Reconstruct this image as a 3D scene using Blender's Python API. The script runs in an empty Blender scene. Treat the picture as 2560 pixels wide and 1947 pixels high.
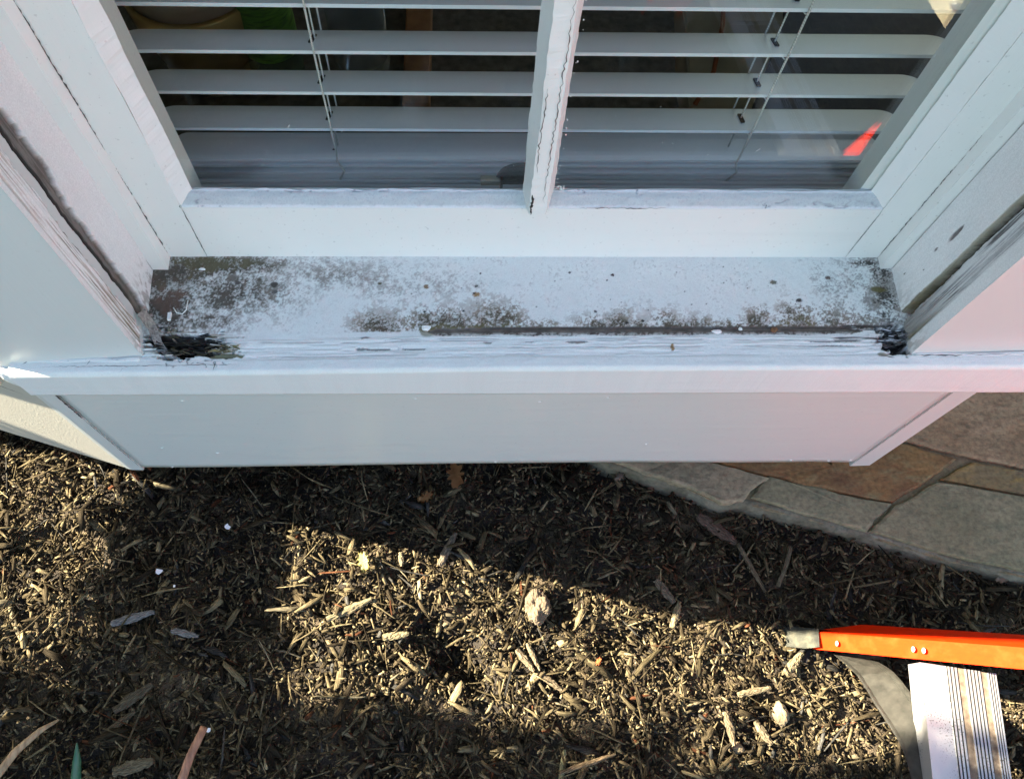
import bpy, bmesh, math, random
import numpy as np
from mathutils import Vector, Matrix
random.seed(7)
RNG = np.random.default_rng(11)
SC = bpy.context.scene
COL = SC.collection

# ------------------------------------------------------------------ camera
def unit(v): return v / np.linalg.norm(v)
FPX, CX, CY, CAMH = 1850.0, 1203.0, 973.0, 1.04
_dn = unit(np.array([1162 - CX, 1850 - CY, FPX]))
_x = np.array([80000 - CX, 742 - CY, FPX]); _x = unit(_x - _dn * (unit(_x) @ _dn) * np.linalg.norm(_x))
_y = np.cross(-_dn, _x)
RW = np.array([_x, _y, -_dn])                       # picture axes -> world axes
cam = bpy.data.cameras.new("Camera"); camo = bpy.data.objects.new("Camera", cam); COL.objects.link(camo)
M = Matrix.Identity(4)
for i in range(3):
    M[i][0] = RW[i, 0]; M[i][1] = -RW[i, 1]; M[i][2] = -RW[i, 2]
M[2][3] = CAMH
camo.matrix_world = M
cam.sensor_width = 36; cam.lens = 36 * FPX / 2560
cam.shift_x = (1280 - CX) / 2560; cam.shift_y = 0
cam.clip_start = 0.01; cam.clip_end = 500
SC.camera = camo

# ------------------------------------------------------------------ sky and sun
EL = math.radians(30); AZ = math.atan2(-.9778, .2097)
W = bpy.data.worlds.new("World"); SC.world = W; W.use_nodes = True
sk = W.node_tree.nodes.new('ShaderNodeTexSky'); sk.sky_type = 'NISHITA'; sk.sun_disc = False
sk.sun_elevation = EL; sk.sun_rotation = AZ; sk.ozone_density = .4
W.node_tree.links.new(sk.outputs[0], W.node_tree.nodes['Background'].inputs[0])
W.node_tree.nodes['Background'].inputs[1].default_value = 0.052
sl = bpy.data.lights.new("Sun", 'SUN'); sl.energy = 5; sl.angle = math.radians(.53); sl.color = (1, .89, .69)
so = bpy.data.objects.new("Sun", sl); COL.objects.link(so)
SUN = Vector((math.sin(AZ) * math.cos(EL), math.cos(AZ) * math.cos(EL), math.sin(EL)))
so.rotation_euler = SUN.to_track_quat('Z', 'Y').to_euler(); so.location = SUN * 8
SC.view_settings.view_transform = 'Standard'; SC.view_settings.look = 'None'
SC.view_settings.exposure = 3.3; SC.view_settings.gamma = 1
SC.cycles.use_denoising = True
SC.cycles.max_bounces = 10; SC.cycles.transparent_max_bounces = 16

# ------------------------------------------------------------------ noise helpers (numpy)
_LAT = {}
def vn(x, y, seed=0):
    if seed not in _LAT: _LAT[seed] = np.random.default_rng(1000 + seed).random((256, 256))
    L = _LAT[seed]; xi = np.floor(x).astype(int); yi = np.floor(y).astype(int)
    fx = x - xi; fy = y - yi; fx = fx * fx * (3 - 2 * fx); fy = fy * fy * (3 - 2 * fy)
    a = L[xi & 255, yi & 255]; b = L[(xi + 1) & 255, yi & 255]; c = L[xi & 255, (yi + 1) & 255]; d = L[(xi + 1) & 255, (yi + 1) & 255]
    return (a * (1 - fx) + b * fx) * (1 - fy) + (c * (1 - fx) + d * fx) * fy
def fbm(x, y, seed=0, o=4, g=.5):
    r = 0; a = 1; s = 0
    for k in range(o):
        r = r + a * vn(x * 2 ** k + 17.3 * k, y * 2 ** k + 9.1 * k, seed + k); s += a; a *= g
    return r / s
def ss(a, b, x):
    t = np.clip((x - a) / (b - a), 0, 1); return t * t * (3 - 2 * t)
def lerp(a, b, t): return a + (b - a) * t[..., None] if hasattr(t, 'shape') else a + (b - a) * t

# ------------------------------------------------------------------ materials
def newmat(name, base=(.7, .7, .7), rough=.5, metal=0.0, spec=.5):
    m = bpy.data.materials.new(name); m.use_nodes = True
    b = m.node_tree.nodes['Principled BSDF']
    b.inputs['Base Color'].default_value = (*base, 1); b.inputs['Roughness'].default_value = rough
    b.inputs['Metallic'].default_value = metal; b.inputs['Specular IOR Level'].default_value = spec
    return m
def nd(m, t, **k):
    n = m.node_tree.nodes.new(t)
    for a, v in k.items(): setattr(n, a, v)
    return n
def lk(m, a, b): m.node_tree.links.new(a, b)
def noise_tex(m, scale, stretch=(1, 1, 1), detail=4, coord='Object', rot=(0, 0, 0), attr=None, rough=.55):
    if attr: src = nd(m, 'ShaderNodeAttribute', attribute_name=attr).outputs['Vector']
    else: src = nd(m, 'ShaderNodeTexCoord').outputs[coord]
    mp = nd(m, 'ShaderNodeMapping'); mp.inputs['Scale'].default_value = stretch; mp.inputs['Rotation'].default_value = rot
    lk(m, src, mp.inputs[0]); n = nd(m, 'ShaderNodeTexNoise'); n.inputs['Scale'].default_value = scale
    n.inputs['Detail'].default_value = detail; n.inputs['Roughness'].default_value = rough
    lk(m, mp.outputs[0], n.inputs['Vector']); return n.outputs['Fac']
def ramp(m, fac, stops):
    r = nd(m, 'ShaderNodeValToRGB'); e = r.color_ramp.elements
    while len(e) < len(stops): e.new(.5)
    for i, (p, c) in enumerate(stops): e[i].position = p; e[i].color = (*c, 1)
    lk(m, fac, r.inputs[0]); return r.outputs[0]
def mixc(m, fac, a, b, blend='MIX'):
    x = nd(m, 'ShaderNodeMix', data_type='RGBA', blend_type=blend)
    for s, v in ((0, fac), (6, a), (7, b)):
        if isinstance(v, (int, float)): x.inputs[s].default_value = v
        elif isinstance(v, tuple): x.inputs[s].default_value = (*v, 1)
        else: lk(m, v, x.inputs[s])
    return x.outputs[2]
def bump(m, h, strength=.3, dist=.001, prev=None):
    b = nd(m, 'ShaderNodeBump'); b.inputs['Strength'].default_value = strength; b.inputs['Distance'].default_value = dist
    lk(m, h, b.inputs['Height'])
    if prev: lk(m, prev, b.inputs['Normal'])
    return b.outputs[0]
def pb(m): return m.node_tree.nodes['Principled BSDF']

def paint(name, base=(.80, .815, .77), axis=0, rough=.38, speck=.3, brush=.25, drips=True):
    """old brushed house paint: brush marks along one axis, fine grit, faint dirt"""
    m = newmat(name, base, rough, spec=.45)
    st = [260, 260, 260]; st[axis] = 9
    br = noise_tex(m, 1, tuple(st), 3); st2 = [60, 60, 60]; st2[axis] = 5
    br2 = noise_tex(m, 1, tuple(st2), 3)
    gr = noise_tex(m, 900, detail=3); big = noise_tex(m, 9, detail=5)
    n = bump(m, br, brush, .0006); n = bump(m, br2, brush, .0012, n); n = bump(m, gr, .12, .0004, n)
    lk(m, n, pb(m).inputs['Normal'])
    c = mixc(m, big if drips else 0.0, base, tuple(v * .92 for v in base))
    sp = noise_tex(m, 330, detail=2, rough=.4)
    c = mixc(m, ramp(m, sp, [(.70, (0, 0, 0)), (.76, (speck, speck, speck))]), c, (.30, .29, .27))
    st3 = [45, 45, 45]; st3[axis] = 3
    if drips: c = mixc(m, ramp(m, noise_tex(m, 1, tuple(st3), 5), [(.55, (0, 0, 0)), (.8, (.35, .35, .35))]), c, tuple(v * .82 for v in base))
    lk(m, c, pb(m).inputs['Base Color'])
    if drips: rr = ramp(m, big, [(0, (rough - .1,) * 3), (1, (rough + .2,) * 3)]); lk(m, rr, pb(m).inputs['Roughness'])
    return m
P_X = paint('white paint brushed along', axis=0)
P_Z = paint('white paint brushed upright', axis=2)
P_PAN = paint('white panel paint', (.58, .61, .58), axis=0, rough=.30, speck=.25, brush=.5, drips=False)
P_PANZ = paint('white corner paint', (.60, .625, .595), axis=2, rough=.32, speck=.12, brush=.2, drips=False)
P_CREAM = paint('cream wall paint', (.50, .475, .40), axis=0, rough=.6, speck=.3, brush=.1)
_m = P_CREAM
_g = noise_tex(_m, 420, detail=4); _g2 = bump(_m, _g, .35, .0010); lk(_m, _g2, pb(_m).inputs['Normal'])

def attr_mat(name, rough=.55, spec=.35, grit=.35, gs=1500):
    """surface whose paint, bare wood, moss and dirt are set per point"""
    m = newmat(name, rough=rough, spec=spec)
    a = nd(m, 'ShaderNodeAttribute', attribute_name='Col').outputs['Color']
    f = noise_tex(m, gs, detail=3)
    lk(m, mixc(m, .5, a, ramp(m, f, [(.3, (.75, .75, .75)), (.7, (1.1, 1.1, 1.1))]), 'MULTIPLY'), pb(m).inputs['Base Color'])
    lk(m, bump(m, f, grit, .0006), pb(m).inputs['Normal'])
    return m
M_SILL = attr_mat('weathered sill paint'); M_JAMB = attr_mat('weathered jamb paint', gs=900)
M_CRACK = newmat('crack shadow wood', (.03, .026, .02), .9)
M_CRACK2 = newmat('open joint', (.10, .095, .085), .9)
M_CAULK = paint('old caulk', (.68, .70, .66), axis=0, rough=.5, speck=.5, brush=.5)
M_BARE = newmat('bare grey wood', (.30, .27, .23), .8)
_f = noise_tex(M_BARE, 1, (700, 700, 30), 4); lk(M_BARE, ramp(M_BARE, _f, [(.3, (.09, .08, .065)), (.7, (.36, .33, .29))]), pb(M_BARE).inputs['Base Color'])
M_DARKIN = newmat('dark inner wood', (.015, .012, .01), .9)
M_SLAT = newmat('blind slat vinyl', (.82, .82, .83), .42)
_f = noise_tex(M_SLAT, 1, (4, 160, 160), 3); lk(M_SLAT, mixc(M_SLAT, _f, (.84, .84, .85), (.76, .76, .77)), pb(M_SLAT).inputs['Base Color'])
M_SLAT_EDGE = newmat('blind slat edge', (.82, .83, .84), .4)
M_CORD = newmat('braided cord', (.62, .60, .54), .85)
_f = nd(M_CORD, 'ShaderNodeTexWave'); _f.inputs['Scale'].default_value = 260; _f.bands_direction = 'DIAGONAL'
_t = nd(M_CORD, 'ShaderNodeTexCoord'); lk(M_CORD, _t.outputs['Object'], _f.inputs[0])
lk(M_CORD, mixc(M_CORD, _f.outputs['Fac'], (.45, .43, .38), (.72, .70, .65)), pb(M_CORD).inputs['Base Color'])
M_HOLE = newmat('slot shadow', (.035, .028, .02), .9)

def glass_mat():
    m = bpy.data.materials.new('window glass'); m.use_nodes = True; nt = m.node_tree
    nt.nodes.remove(nt.nodes['Principled BSDF']); out = nt.nodes['Material Output']
    tr = nd(m, 'ShaderNodeBsdfTransparent'); tr.inputs[0].default_value = (.955, .975, .965, 1)
    gl = nd(m, 'ShaderNodeBsdfGlossy'); gl.inputs['Roughness'].default_value = .0
    fr = nd(m, 'ShaderNodeFresnel'); ge = nd(m, 'ShaderNodeNewGeometry'); mr = nd(m, 'ShaderNodeMapRange')
    mr.inputs['To Min'].default_value = 1.52; mr.inputs['To Max'].default_value = 1 / 1.52; lk(m, ge.outputs['Backfacing'], mr.inputs['Value']); lk(m, mr.outputs[0], fr.inputs[0])
    mx = nd(m, 'ShaderNodeMixShader'); lk(m, fr.outputs[0], mx.inputs[0]); lk(m, tr.outputs[0], mx.inputs[1]); lk(m, gl.outputs[0], mx.inputs[2])
    df = nd(m, 'ShaderNodeBsdfDiffuse'); df.inputs[0].default_value = (.7, .7, .7, 1)
    sc = noise_tex(m, 1, (50, 1, 14), 6, rot=(0, .5, 0)); cr = ramp(m, sc, [(.60, (0, 0, 0)), (.85, (.035, .035, .035))])
    mx2 = nd(m, 'ShaderNodeMixShader'); lk(m, cr, mx2.inputs[0]); lk(m, mx.outputs[0], mx2.inputs[1]); lk(m, df.outputs[0], mx2.inputs[2])
    lk(m, mx2.outputs[0], out.inputs[0]); return m
M_GLASS = glass_mat()

def simple_noise_mat(name, stops, scale=40, rough=.8, b=.4, bd=.002, detail=6, metal=0, stretch=(1, 1, 1)):
    m = newmat(name, rough=rough, metal=metal); f = noise_tex(m, scale, stretch, detail)
    lk(m, ramp(m, f, stops), pb(m).inputs['Base Color']); lk(m, bump(m, f, b, bd), pb(m).inputs['Normal']); return m
M_SOIL = newmat('dark crumbly soil', rough=.95)
_f = noise_tex(M_SOIL, 520, detail=5); _g = noise_tex(M_SOIL, 11, detail=4)
_c = mixc(M_SOIL, ramp(M_SOIL, _g, [(.48, (0, 0, 0)), (.62, (1, 1, 1))]), (.030, .022, .014), (.15, .110, .064))
lk(M_SOIL, mixc(M_SOIL, 1.0, _c, ramp(M_SOIL, _f, [(.3, (.25, .25, .25)), (.7, (1.5, 1.5, 1.5))]), 'MULTIPLY'), pb(M_SOIL).inputs['Base Color']); lk(M_SOIL, bump(M_SOIL, _f, 1, .005), pb(M_SOIL).inputs['Normal'])
M_MULCH = newmat('shredded bark', rough=.95, spec=.06)
_a = nd(M_MULCH, 'ShaderNodeAttribute', attribute_name='Col').outputs['Color']
_f = noise_tex(M_MULCH, 1, (130, 900, 300), 4, attr='gc')
lk(M_MULCH, mixc(M_MULCH, 1.0, _a, ramp(M_MULCH, _f, [(.28, (.35, .33, .30)), (.5, (.9, .9, .9)), (.75, (1.9, 1.9, 1.85))]), 'MULTIPLY'), pb(M_MULCH).inputs['Base Color'])
lk(M_MULCH, bump(M_MULCH, _f, .9, .0025), pb(M_MULCH).inputs['Normal'])

# ------------------------------------------------------------------ mesh helpers
def tag(o, label=None, cat=None, group=None, kind=None):
    if label: o['label'] = label
    if cat: o['category'] = cat
    if group: o['group'] = group
    if kind: o['kind'] = kind
    return o
def thing(name, label, cat, loc=(0, 0, 0), group=None):
    o = bpy.data.objects.new(name, None); COL.objects.link(o); o.location = loc; o.empty_display_size = .05
    return tag(o, label, cat, group)
def link(name, me, mat=None, parent=None, smooth=False):
    o = bpy.data.objects.new(name, me); COL.objects.link(o)
    if mat:
        for k in (mat if isinstance(mat, (list, tuple)) else [mat]): me.materials.append(k)
    if smooth: me.polygons.foreach_set('use_smooth', [True] * len(me.polygons))
    if parent is not None:
        o.parent = parent
        q = parent; off = Vector((0, 0, 0))
        while q is not None: off += q.location; q = q.parent
        if off.length > 0: me.transform(Matrix.Translation(-off))
    return o
def pydata(name, v, f, mat=None, parent=None, smooth=False):
    me = bpy.data.meshes.new(name); me.from_pydata([tuple(map(float, p)) for p in v], [], f); me.update()
    return link(name, me, mat, parent, smooth)
def from_bm(name, bm, mat=None, parent=None, smooth=False):
    bmesh.ops.recalc_face_normals(bm, faces=bm.faces[:])
    me = bpy.data.meshes.new(name); bm.to_mesh(me); bm.free(); return link(name, me, mat, parent, smooth)
def bbox(bm, x0, x1, y0, y1, z0, z1, bev=0, seg=2):
    r = bmesh.ops.create_cube(bm, size=1); vs = r['verts']
    for v in vs: v.co = Vector((x0 + (v.co.x + .5) * (x1 - x0), y0 + (v.co.y + .5) * (y1 - y0), z0 + (v.co.z + .5) * (z1 - z0)))
    if bev:
        es = list({e for v in vs for e in v.link_edges})
        bmesh.ops.bevel(bm, geom=es, offset=bev, segments=seg, affect='EDGES', profile=.5)
def box(name, x0, x1, y0, y1, z0, z1, mat, parent=None, bev=0):
    bm = bmesh.new(); bbox(bm, x0, x1, y0, y1, z0, z1, bev); return from_bm(name, bm, mat, parent)
def prism(name, poly, z0, z1, mat, parent=None, nz=1, wob=0, bev=0):
    """upright prism from an xy outline"""
    n = len(poly); v = []; f = []
    zz = np.linspace(z0, z1, nz + 1)
    for k, z in enumerate(zz):
        for i, p in enumerate(poly):
            w = (vn(np.array([z * 40.]), np.array([i * 7.7]), 5)[0] - .5) * wob
            w2 = (vn(np.array([z * 190.]), np.array([i * 5.1]), 8)[0] - .5) * wob * .6
            v.append((p[0] + w + w2, p[1] + w - w2, z))
    for k in range(nz):
        for i in range(n):
            j = (i + 1) % n; f.append((k * n + i, k * n + j, (k + 1) * n + j, (k + 1) * n + i))
    f.append(tuple(range(n))[::-1]); f.append(tuple(nz * n + i for i in range(n)))
    me = bpy.data.meshes.new(name); me.from_pydata(v, [], f); bm = bmesh.new(); bm.from_mesh(me); bpy.data.meshes.remove(me)
    if bev: bmesh.ops.bevel(bm, geom=bm.edges[:], offset=bev, segments=2, affect='EDGES')
    return from_bm(name, bm, mat, parent)
def grid(name, P, col, mat, parent=None, smooth=True, skip=None):
    nr, nc = P.shape[:2]; v = P.reshape(-1, 3)
    idx = np.arange(nr * nc).reshape(nr, nc)
    q = np.stack([idx[:-1, :-1], idx[:-1, 1:], idx[1:, 1:], idx[1:, :-1]], -1).reshape(-1, 4)
    if skip is not None: q = q[~skip[:-1, :-1].reshape(-1)]
    me = bpy.data.meshes.new(name)
    me.vertices.add(len(v)); me.vertices.foreach_set('co', v.astype(np.float32).ravel())
    me.loops.add(q.size); me.loops.foreach_set('vertex_index', q.astype(np.int32).ravel())
    me.polygons.add(len(q)); me.polygons.foreach_set('loop_start', np.arange(0, q.size, 4, dtype=np.int32))
    me.polygons.foreach_set('loop_total', np.full(len(q), 4, dtype=np.int32)); me.update(calc_edges=True)
    if col is not None:
        a = me.color_attributes.new('Col', 'FLOAT_COLOR', 'POINT')
        c = np.concatenate([np.clip(col.reshape(-1, 3), 0, 1), np.ones((nr * nc, 1))], 1)
        a.data.foreach_set('color', c.astype(np.float32).ravel())
    me.validate()
    return link(name, me, mat, parent, smooth)
def tube(name, pts, r, mat, parent=None, seg=8, rads=None, cap=True):
    pts = [Vector(p) for p in pts]; v = []; f = []
    for i, p in enumerate(pts):
        d = (pts[min(i + 1, len(pts) - 1)] - pts[max(i - 1, 0)]).normalized()
        a = d.orthogonal().normalized(); b = d.cross(a); rr = rads[i] if rads else r
        if i == 0: pa = a
        else: a = (pa - d * pa.dot(d)).normalized(); b = d.cross(a); pa = a
        for k in range(seg):
            t = 2 * math.pi * k / seg; v.append(p + (a * math.cos(t) + b * math.sin(t)) * rr)
    for i in range(len(pts) - 1):
        for k in range(seg):
            j = (k + 1) % seg; f.append((i * seg + k, i * seg + j, (i + 1) * seg + j, (i + 1) * seg + k))
    if cap: f.append(tuple(range(seg))[::-1]); f.append(tuple((len(pts) - 1) * seg + k for k in range(seg)))
    return pydata(name, v, f, mat, parent, True)
def crack(name, pts, width, nrm, mat, parent, jag=.0006, step=.0025, depth=.0004, taper=True):
    """thin irregular dark seam lying on a surface, following its points"""
    n = Vector(nrm).normalized(); P = []
    for a, b in zip(pts[:-1], pts[1:]):
        a = Vector(a); b = Vector(b); k = max(1, int((b - a).length / step))
        for i in range(k): P.append(a.lerp(b, i / k))
    P.append(Vector(pts[-1])); v = []; f = []; L = len(P)
    for i, p in enumerate(P):
        d = (P[min(i + 1, L - 1)] - P[max(i - 1, 0)]).normalized(); s = n.cross(d).normalized()
        w = width * (.35 + .9 * random.random()) * (min(1, .2 + 4 * min(i, L - 1 - i) / L) if taper else 1) / 2
        q = p + s * random.uniform(-jag, jag) + n * depth
        v += [q - s * w, q + s * w]
        if i: f.append((2 * i - 2, 2 * i - 1, 2 * i + 1, 2 * i))
    return pydata(name, v, f, mat, parent)
def join_seams(name, lst, parent):
    """several seams of one part become one mesh"""
    bm = bmesh.new(); mats = []
    for o in lst:
        if o.data.materials[0] not in mats: mats.append(o.data.materials[0])
        n0 = len(bm.faces); bm.from_mesh(o.data); bm.faces.ensure_lookup_table()
        for fc in bm.faces[n0:]: fc.material_index = mats.index(o.data.materials[0])
        me = o.data; bpy.data.objects.remove(o); bpy.data.meshes.remove(me)
    me = bpy.data.meshes.new(name); bm.to_mesh(me); bm.free()
    o = bpy.data.objects.new(name, me); COL.objects.link(o); o.parent = parent
    for m in mats: me.materials.append(m)
    return o

#==================================================================== BAY WINDOW
bay = thing('bay_window', 'white painted wooden bay window with a rotting sill and a paneled skirt below it', 'window')
ZT = lambda x: np.interp(x, [-.43, -.30, .04, .56], [.4362, .4390, .4480, .4500])     # worn nosing arris height
ZB = .4605
XL, XR = -.2896, .4082          # jamb planes
def zsill(x, y): return ZT(x) + (ZB - ZT(x)) * np.clip((y - .30) / .113, 0, 1.1)

# ---- sill: nosing face + weathered sloping top in one surface
WHITE = np.array([.74, .77, .71])
def sill():
    nx = 1230; xs = np.linspace(-.409, .552, nx)
    ys = np.concatenate([np.full(26, .30), .30 + .0035 * (1 - np.cos(np.linspace(.2, math.pi / 2, 6))), np.arange(.3042, .4165, .00068)])
    tz = np.concatenate([np.linspace(0, 1, 26), np.ones(len(ys) - 26)])
    nr = len(ys); X = np.tile(xs, (nr, 1)); Y = np.tile(ys[:, None], (1, nx)); T = np.tile(tz[:, None], (1, nx))
    top = zsill(X, Y); Z = np.where(T < 1, .397 + (top - .0035 - .397) * T, top)
    rnd = (T >= 1) & (Y < .3036); Z = np.where(rnd, top - .0035 * np.clip(1 - (Y - .30) / .0035, 0, 1) ** 2, Z)
    flat = T >= 1
    n1 = fbm(X * 60, Y * 60, 1, 5); n2 = fbm(X * 220, Y * 220, 11, 4); n3 = fbm(X * 700, Y * 700, 21, 3, .7)
    st = fbm(X * 25, Y * 500, 31, 4); st2 = fbm(X * 60, Y * 900, 41, 3)
    D = np.zeros_like(X); C = np.ones((*X.shape, 3)) * WHITE
    C = C * (.94 + .10 * n1)[..., None]
    def put(mask, colr, var=.35, nn=n2):
        nonlocal C
        c = np.array(colr) * (1 - var / 2 + var * 1.6 * (nn[..., None] - .2)); mk = np.clip(mask, 0, 1)[..., None]
        C = C * (1 - mk) + c * mk
    def patch(cx, cy, rx, ry, soft=.5, nn=None):
        d = np.sqrt(((X - cx) / rx) ** 2 + ((Y - cy) / ry) ** 2) + ((n1 if nn is None else nn) - .5) * 1.3 + (n2 - .5) * .9 + (n3 - .5) * .6
        return ss(1 + soft * .5, 1 - soft * .5, d) * flat
    # all over fine grime speckle on the flat part
    sp = ss(.60, .72, n3) * flat * ss(.335, .345, Y)
    put(sp * (.14 + .16 * ss(.5, .7, n1)), (.42, .41, .38))
    put(ss(.66, .76, fbm(X * 420, Y * 420, 51, 2)) * flat * ss(.33, .345, Y) * .28 * ss(.45, .62, n1), (.22, .21, .18))
    nmx = np.clip((.40 * n1 + .32 * n2 + .28 * n3 - .5) / .24 + .5, 0, 1); nmf = np.clip((.35 * n2 + .65 * n3 - .5) / .26 + .5, 0, 1)
    warp = (n1 - .5) * .030
    def dens(lst, hard=1.0):
        d = np.zeros_like(X)
        for cx, cy, rx, ry, am in lst:
            q = ((X + warp * .6 - cx) / rx) ** 2 + ((Y + warp * .35 - cy) / ry) ** 2; d = np.maximum(d, am * np.exp(-q * hard))
        return d * flat
    def cover(d, nn, w=.16): return ss(1 - d - w, 1 - d + w, nn) * ss(.10, .42, d) * flat * ss(.3145, .318, Y)
    LEDGE = flat * ss(.3145, .318, Y)
    film = .50 * ss(-.02, -.24, X + (n1 - .5) * .25) * ss(.346, .372, Y + warp * .8 + .030 * ss(-.25, -.14, X) * ss(-.04, -.12, X) * -1) * flat
    left = dens([(-.272, .395, .045, .026, 1.12), (-.235, .405, .085, .014, 1.05), (-.270, .362, .026, .032, 1.12), (-.215, .378, .075, .030, .78), (-.12, .395, .09, .022, .50), (-.235, .350, .05, .014, .72), (-.05, .385, .09, .025, .38)])
    d1 = np.maximum(film, left)
    soft = np.clip(d1 + ((nmx - .5) * .45 + (nmf - .5) * .22) * ss(.02, .35, d1), 0, 1.3) * LEDGE; put(ss(.08, .80, soft) * .86, (.33, .315, .28), .35, n1); put(ss(.70, 1.15, soft + .1) * .8, (.13, .112, .085), .6)
    put(cover(d1 - .10, nmf, .40) * .28, (.22, .205, .175)); put(cover(d1 - .26, nmf, .34) * .55, (.125, .105, .075)); put(cover(d1 - .36, nmf * .5 + nmx * .5, .20) * .8, (.045, .037, .026), .8)
    moss = dens([(-.245, .407, .055, .0075, .95), (-.262, .385, .02, .02, .6)]); put(cover(moss, nmx) * .6, (.12, .105, .045)); put(cover(dens([(-.268, .372, .012, .018, .9)]), nmx) * .6, (.13, .075, .055))
    scal = [(-.02, .3445, .045, .018, .95), (.030, .3435, .028, .024, .95), (-.075, .3445, .028, .016, .85), (.062, .340, .03, .008, .8), (.122, .340, .022, .013, .95), (.147, .340, .018, .018, 1.0), (.163, .340, .012, .014, .9), (.187, .340, .016, .018, 1.0), (.21, .340, .028, .013, .95), (.245, .340, .018, .009, .9), (.272, .3405, .016, .020, 1.), (.310, .341, .022, .023, 1.0), (.340, .342, .026, .019, .95), (.305, .356, .014, .012, .8), (.37, .343, .02, .012, .8)]
    d2 = dens(scal, .9) * ss(.3365, .339, Y); put(ss(.30, .85, np.clip(d2 + ((nmx - .5) * .6 + (nmf - .5) * .3) * ss(.05, .4, d2), 0, 1)) * .7 * LEDGE, (.40, .37, .32), .3); put(cover(d2 + .14, nmx, .14) * .62, (.43, .40, .345), .25); put(cover(d2 - .12, nmf, .22) * .75, (.185, .155, .105), .8); put(cover(d2 - .36, nmf * .5 + nmx * .5, .08) * .9, (.075, .06, .035))
    put(cover(dens([(.03, .3405, .03, .006, .8), (.31, .345, .03, .006, .7), (-.03, .341, .03, .005, .8)]), nmx) * .7, (.15, .13, .05))
    d3 = np.maximum(.44 * ss(.26, .39, X + (n1 - .5) * .15) * ss(.338, .35, Y) * flat, dens([(.396, .395, .018, .016, 1.0), (.398, .372, .014, .022, 1.05), (.392, .352, .014, .010, .8), (.385, .406, .025, .006, .9)]))
    dd = dens([(.398, .385, .024, .036, 1.05), (.385, .346, .03, .010, .7), (.35, .36, .06, .03, .35)]); soft = np.clip(dd + ((nmx - .5) * .5 + (nmf - .5) * .3) * ss(.05, .4, dd), 0, 1) * LEDGE; put(ss(.15, .85, soft) * .85, (.25, .23, .19), .4)
    put(cover(d3, nmx, .42) * .30, (.46, .45, .42)); put(cover(d3 - .10, nmf, .22) * .6, (.15, .145, .13)); put(cover(d3 - .30, nmx, .16) * .75, (.24, .215, .175)); put(cover(d3 - .42, nmf, .10) * .95, (.04, .037, .03), .8)
    D -= cover(d3 - .42, nmf, .10) * .0006; D -= cover(d1 - .36, nmf, .10) * .0004; D -= cover(d2 - .30, nmf, .1) * .0004
    put(patch(.392, .379, .008, .003) * .9, (.11, .09, .02))
    # individual spots
    for (sx, sy, r, c) in ((-.176, .385, .0035, (.06, .055, .045)), (-.175, .378, .0028, (.10, .095, .085)), (-.19, .39, .002, (.08, .07, .05)), (-.078, .386, .002, (.10, .09, .05)), (-.035, .3825, .0026, (.25, .17, .10)), (.012, .3745, .0034, (.30, .19, .08)), (.0095, .3755, .0014, (.04, .03, .03)), (.012, .383, .002, (.12, .12, .11)), (.016, .396, .0012, (.03, .03, .03)), (.1405, .3945, .0018, (.03, .03, .03)), (.135, .389, .0011, (.02, .02, .02)), (.1, .397, .0013, (.03, .03, .03)), (.292, .3865, .0033, (.15, .15, .11)), (.345, .3915, .0026, (.12, .09, .07)), (.314, .368, .003, (.05, .045, .04)), (.122, .357, .0018, (.02, .02, .02)), (-.036, .3575, .0014, (.01, .01, .01)), (.0, .358, .0012, (.02, .02, .02)), (.15, .3455, .0014, (.02, .02, .02)), (.165, .3475, .0016, (.015, .015, .015)), (-.215, .392, .004, (.14, .13, .11)), (-.21, .387, .0025, (.08, .075, .07))):
        d = np.sqrt(((X - sx) / r) ** 2 + ((Y - sy) / (r * .75)) ** 2) + (n3 - .5) * 1.2
        put(ss(1.15, .8, d) * flat, c, .2); 
    for k in range(60):
        sx = RNG.uniform(-.28, .39); sy = RNG.uniform(.345, .41); r = RNG.uniform(.0003, .0009); i = int((sx + .409) / .961 * (nx - 1)); j0 = 32 + int((sy - .3042) / .00068)
        sl_ = (slice(max(0, j0 - 5), j0 + 6), slice(max(0, i - 5), i + 6))
        mk = ss(1.2, .6, np.sqrt(((X[sl_] - sx) / r) ** 2 + ((Y[sl_] - sy) / r) ** 2))[..., None]
        C[sl_] = C[sl_] * (1 - mk * .85) + np.array([.05, .047, .04]) * mk * .85
    # drip line: strip of lost paint with a small step, brown wet dirt
    yl = .3375 + (fbm(X * 30, X * 0, 61, 2) - .5) * .0012
    reach = np.clip(ss(-.035, -.022, X) * ss(.372, .355, X), 0, 1)
    wdt = .0042 * (.6 + .8 * fbm(X * 45, X * 0 + 3, 62, 3)) * reach
    ln = ss(1.15, .8, np.abs(Y - yl) / np.maximum(wdt, 1e-5) + (n3 - .5) * .5) * flat * (wdt > .0004)
    low = ss(.3375, .3345, Y)
    put(ln * (1 - .55 * low * ss(.42, .58, n2)), (.135, .112, .088), .6); put(ln * ss(.5, .65, st2) * .6, (.055, .045, .035)); put(ln * low * ss(.55, .62, n3) * .7, (.55, .50, .44))
    D -= ln * .0013 * (1 - low * .6)
    put(ss(.0015, .0006, np.abs(Y - .3408)) * ss(.0, .03, X) * ss(.36, .35, X) * flat * .8, (.06, .048, .036))
    D += ss(.3425, .341, Y) * ss(.331, .334, Y) * 0
    # cracked and lifted paint on the front ledge
    led = ss(.333, .330, Y) * ss(.3115, .3135, Y) * flat
    put(led * .5, tuple(WHITE * 1.08), .05)
    rid = st * .6 + st2 * .4
    D += led * (.0009 * (rid - .5) + .0004 * ss(.5, .53, st))
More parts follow.
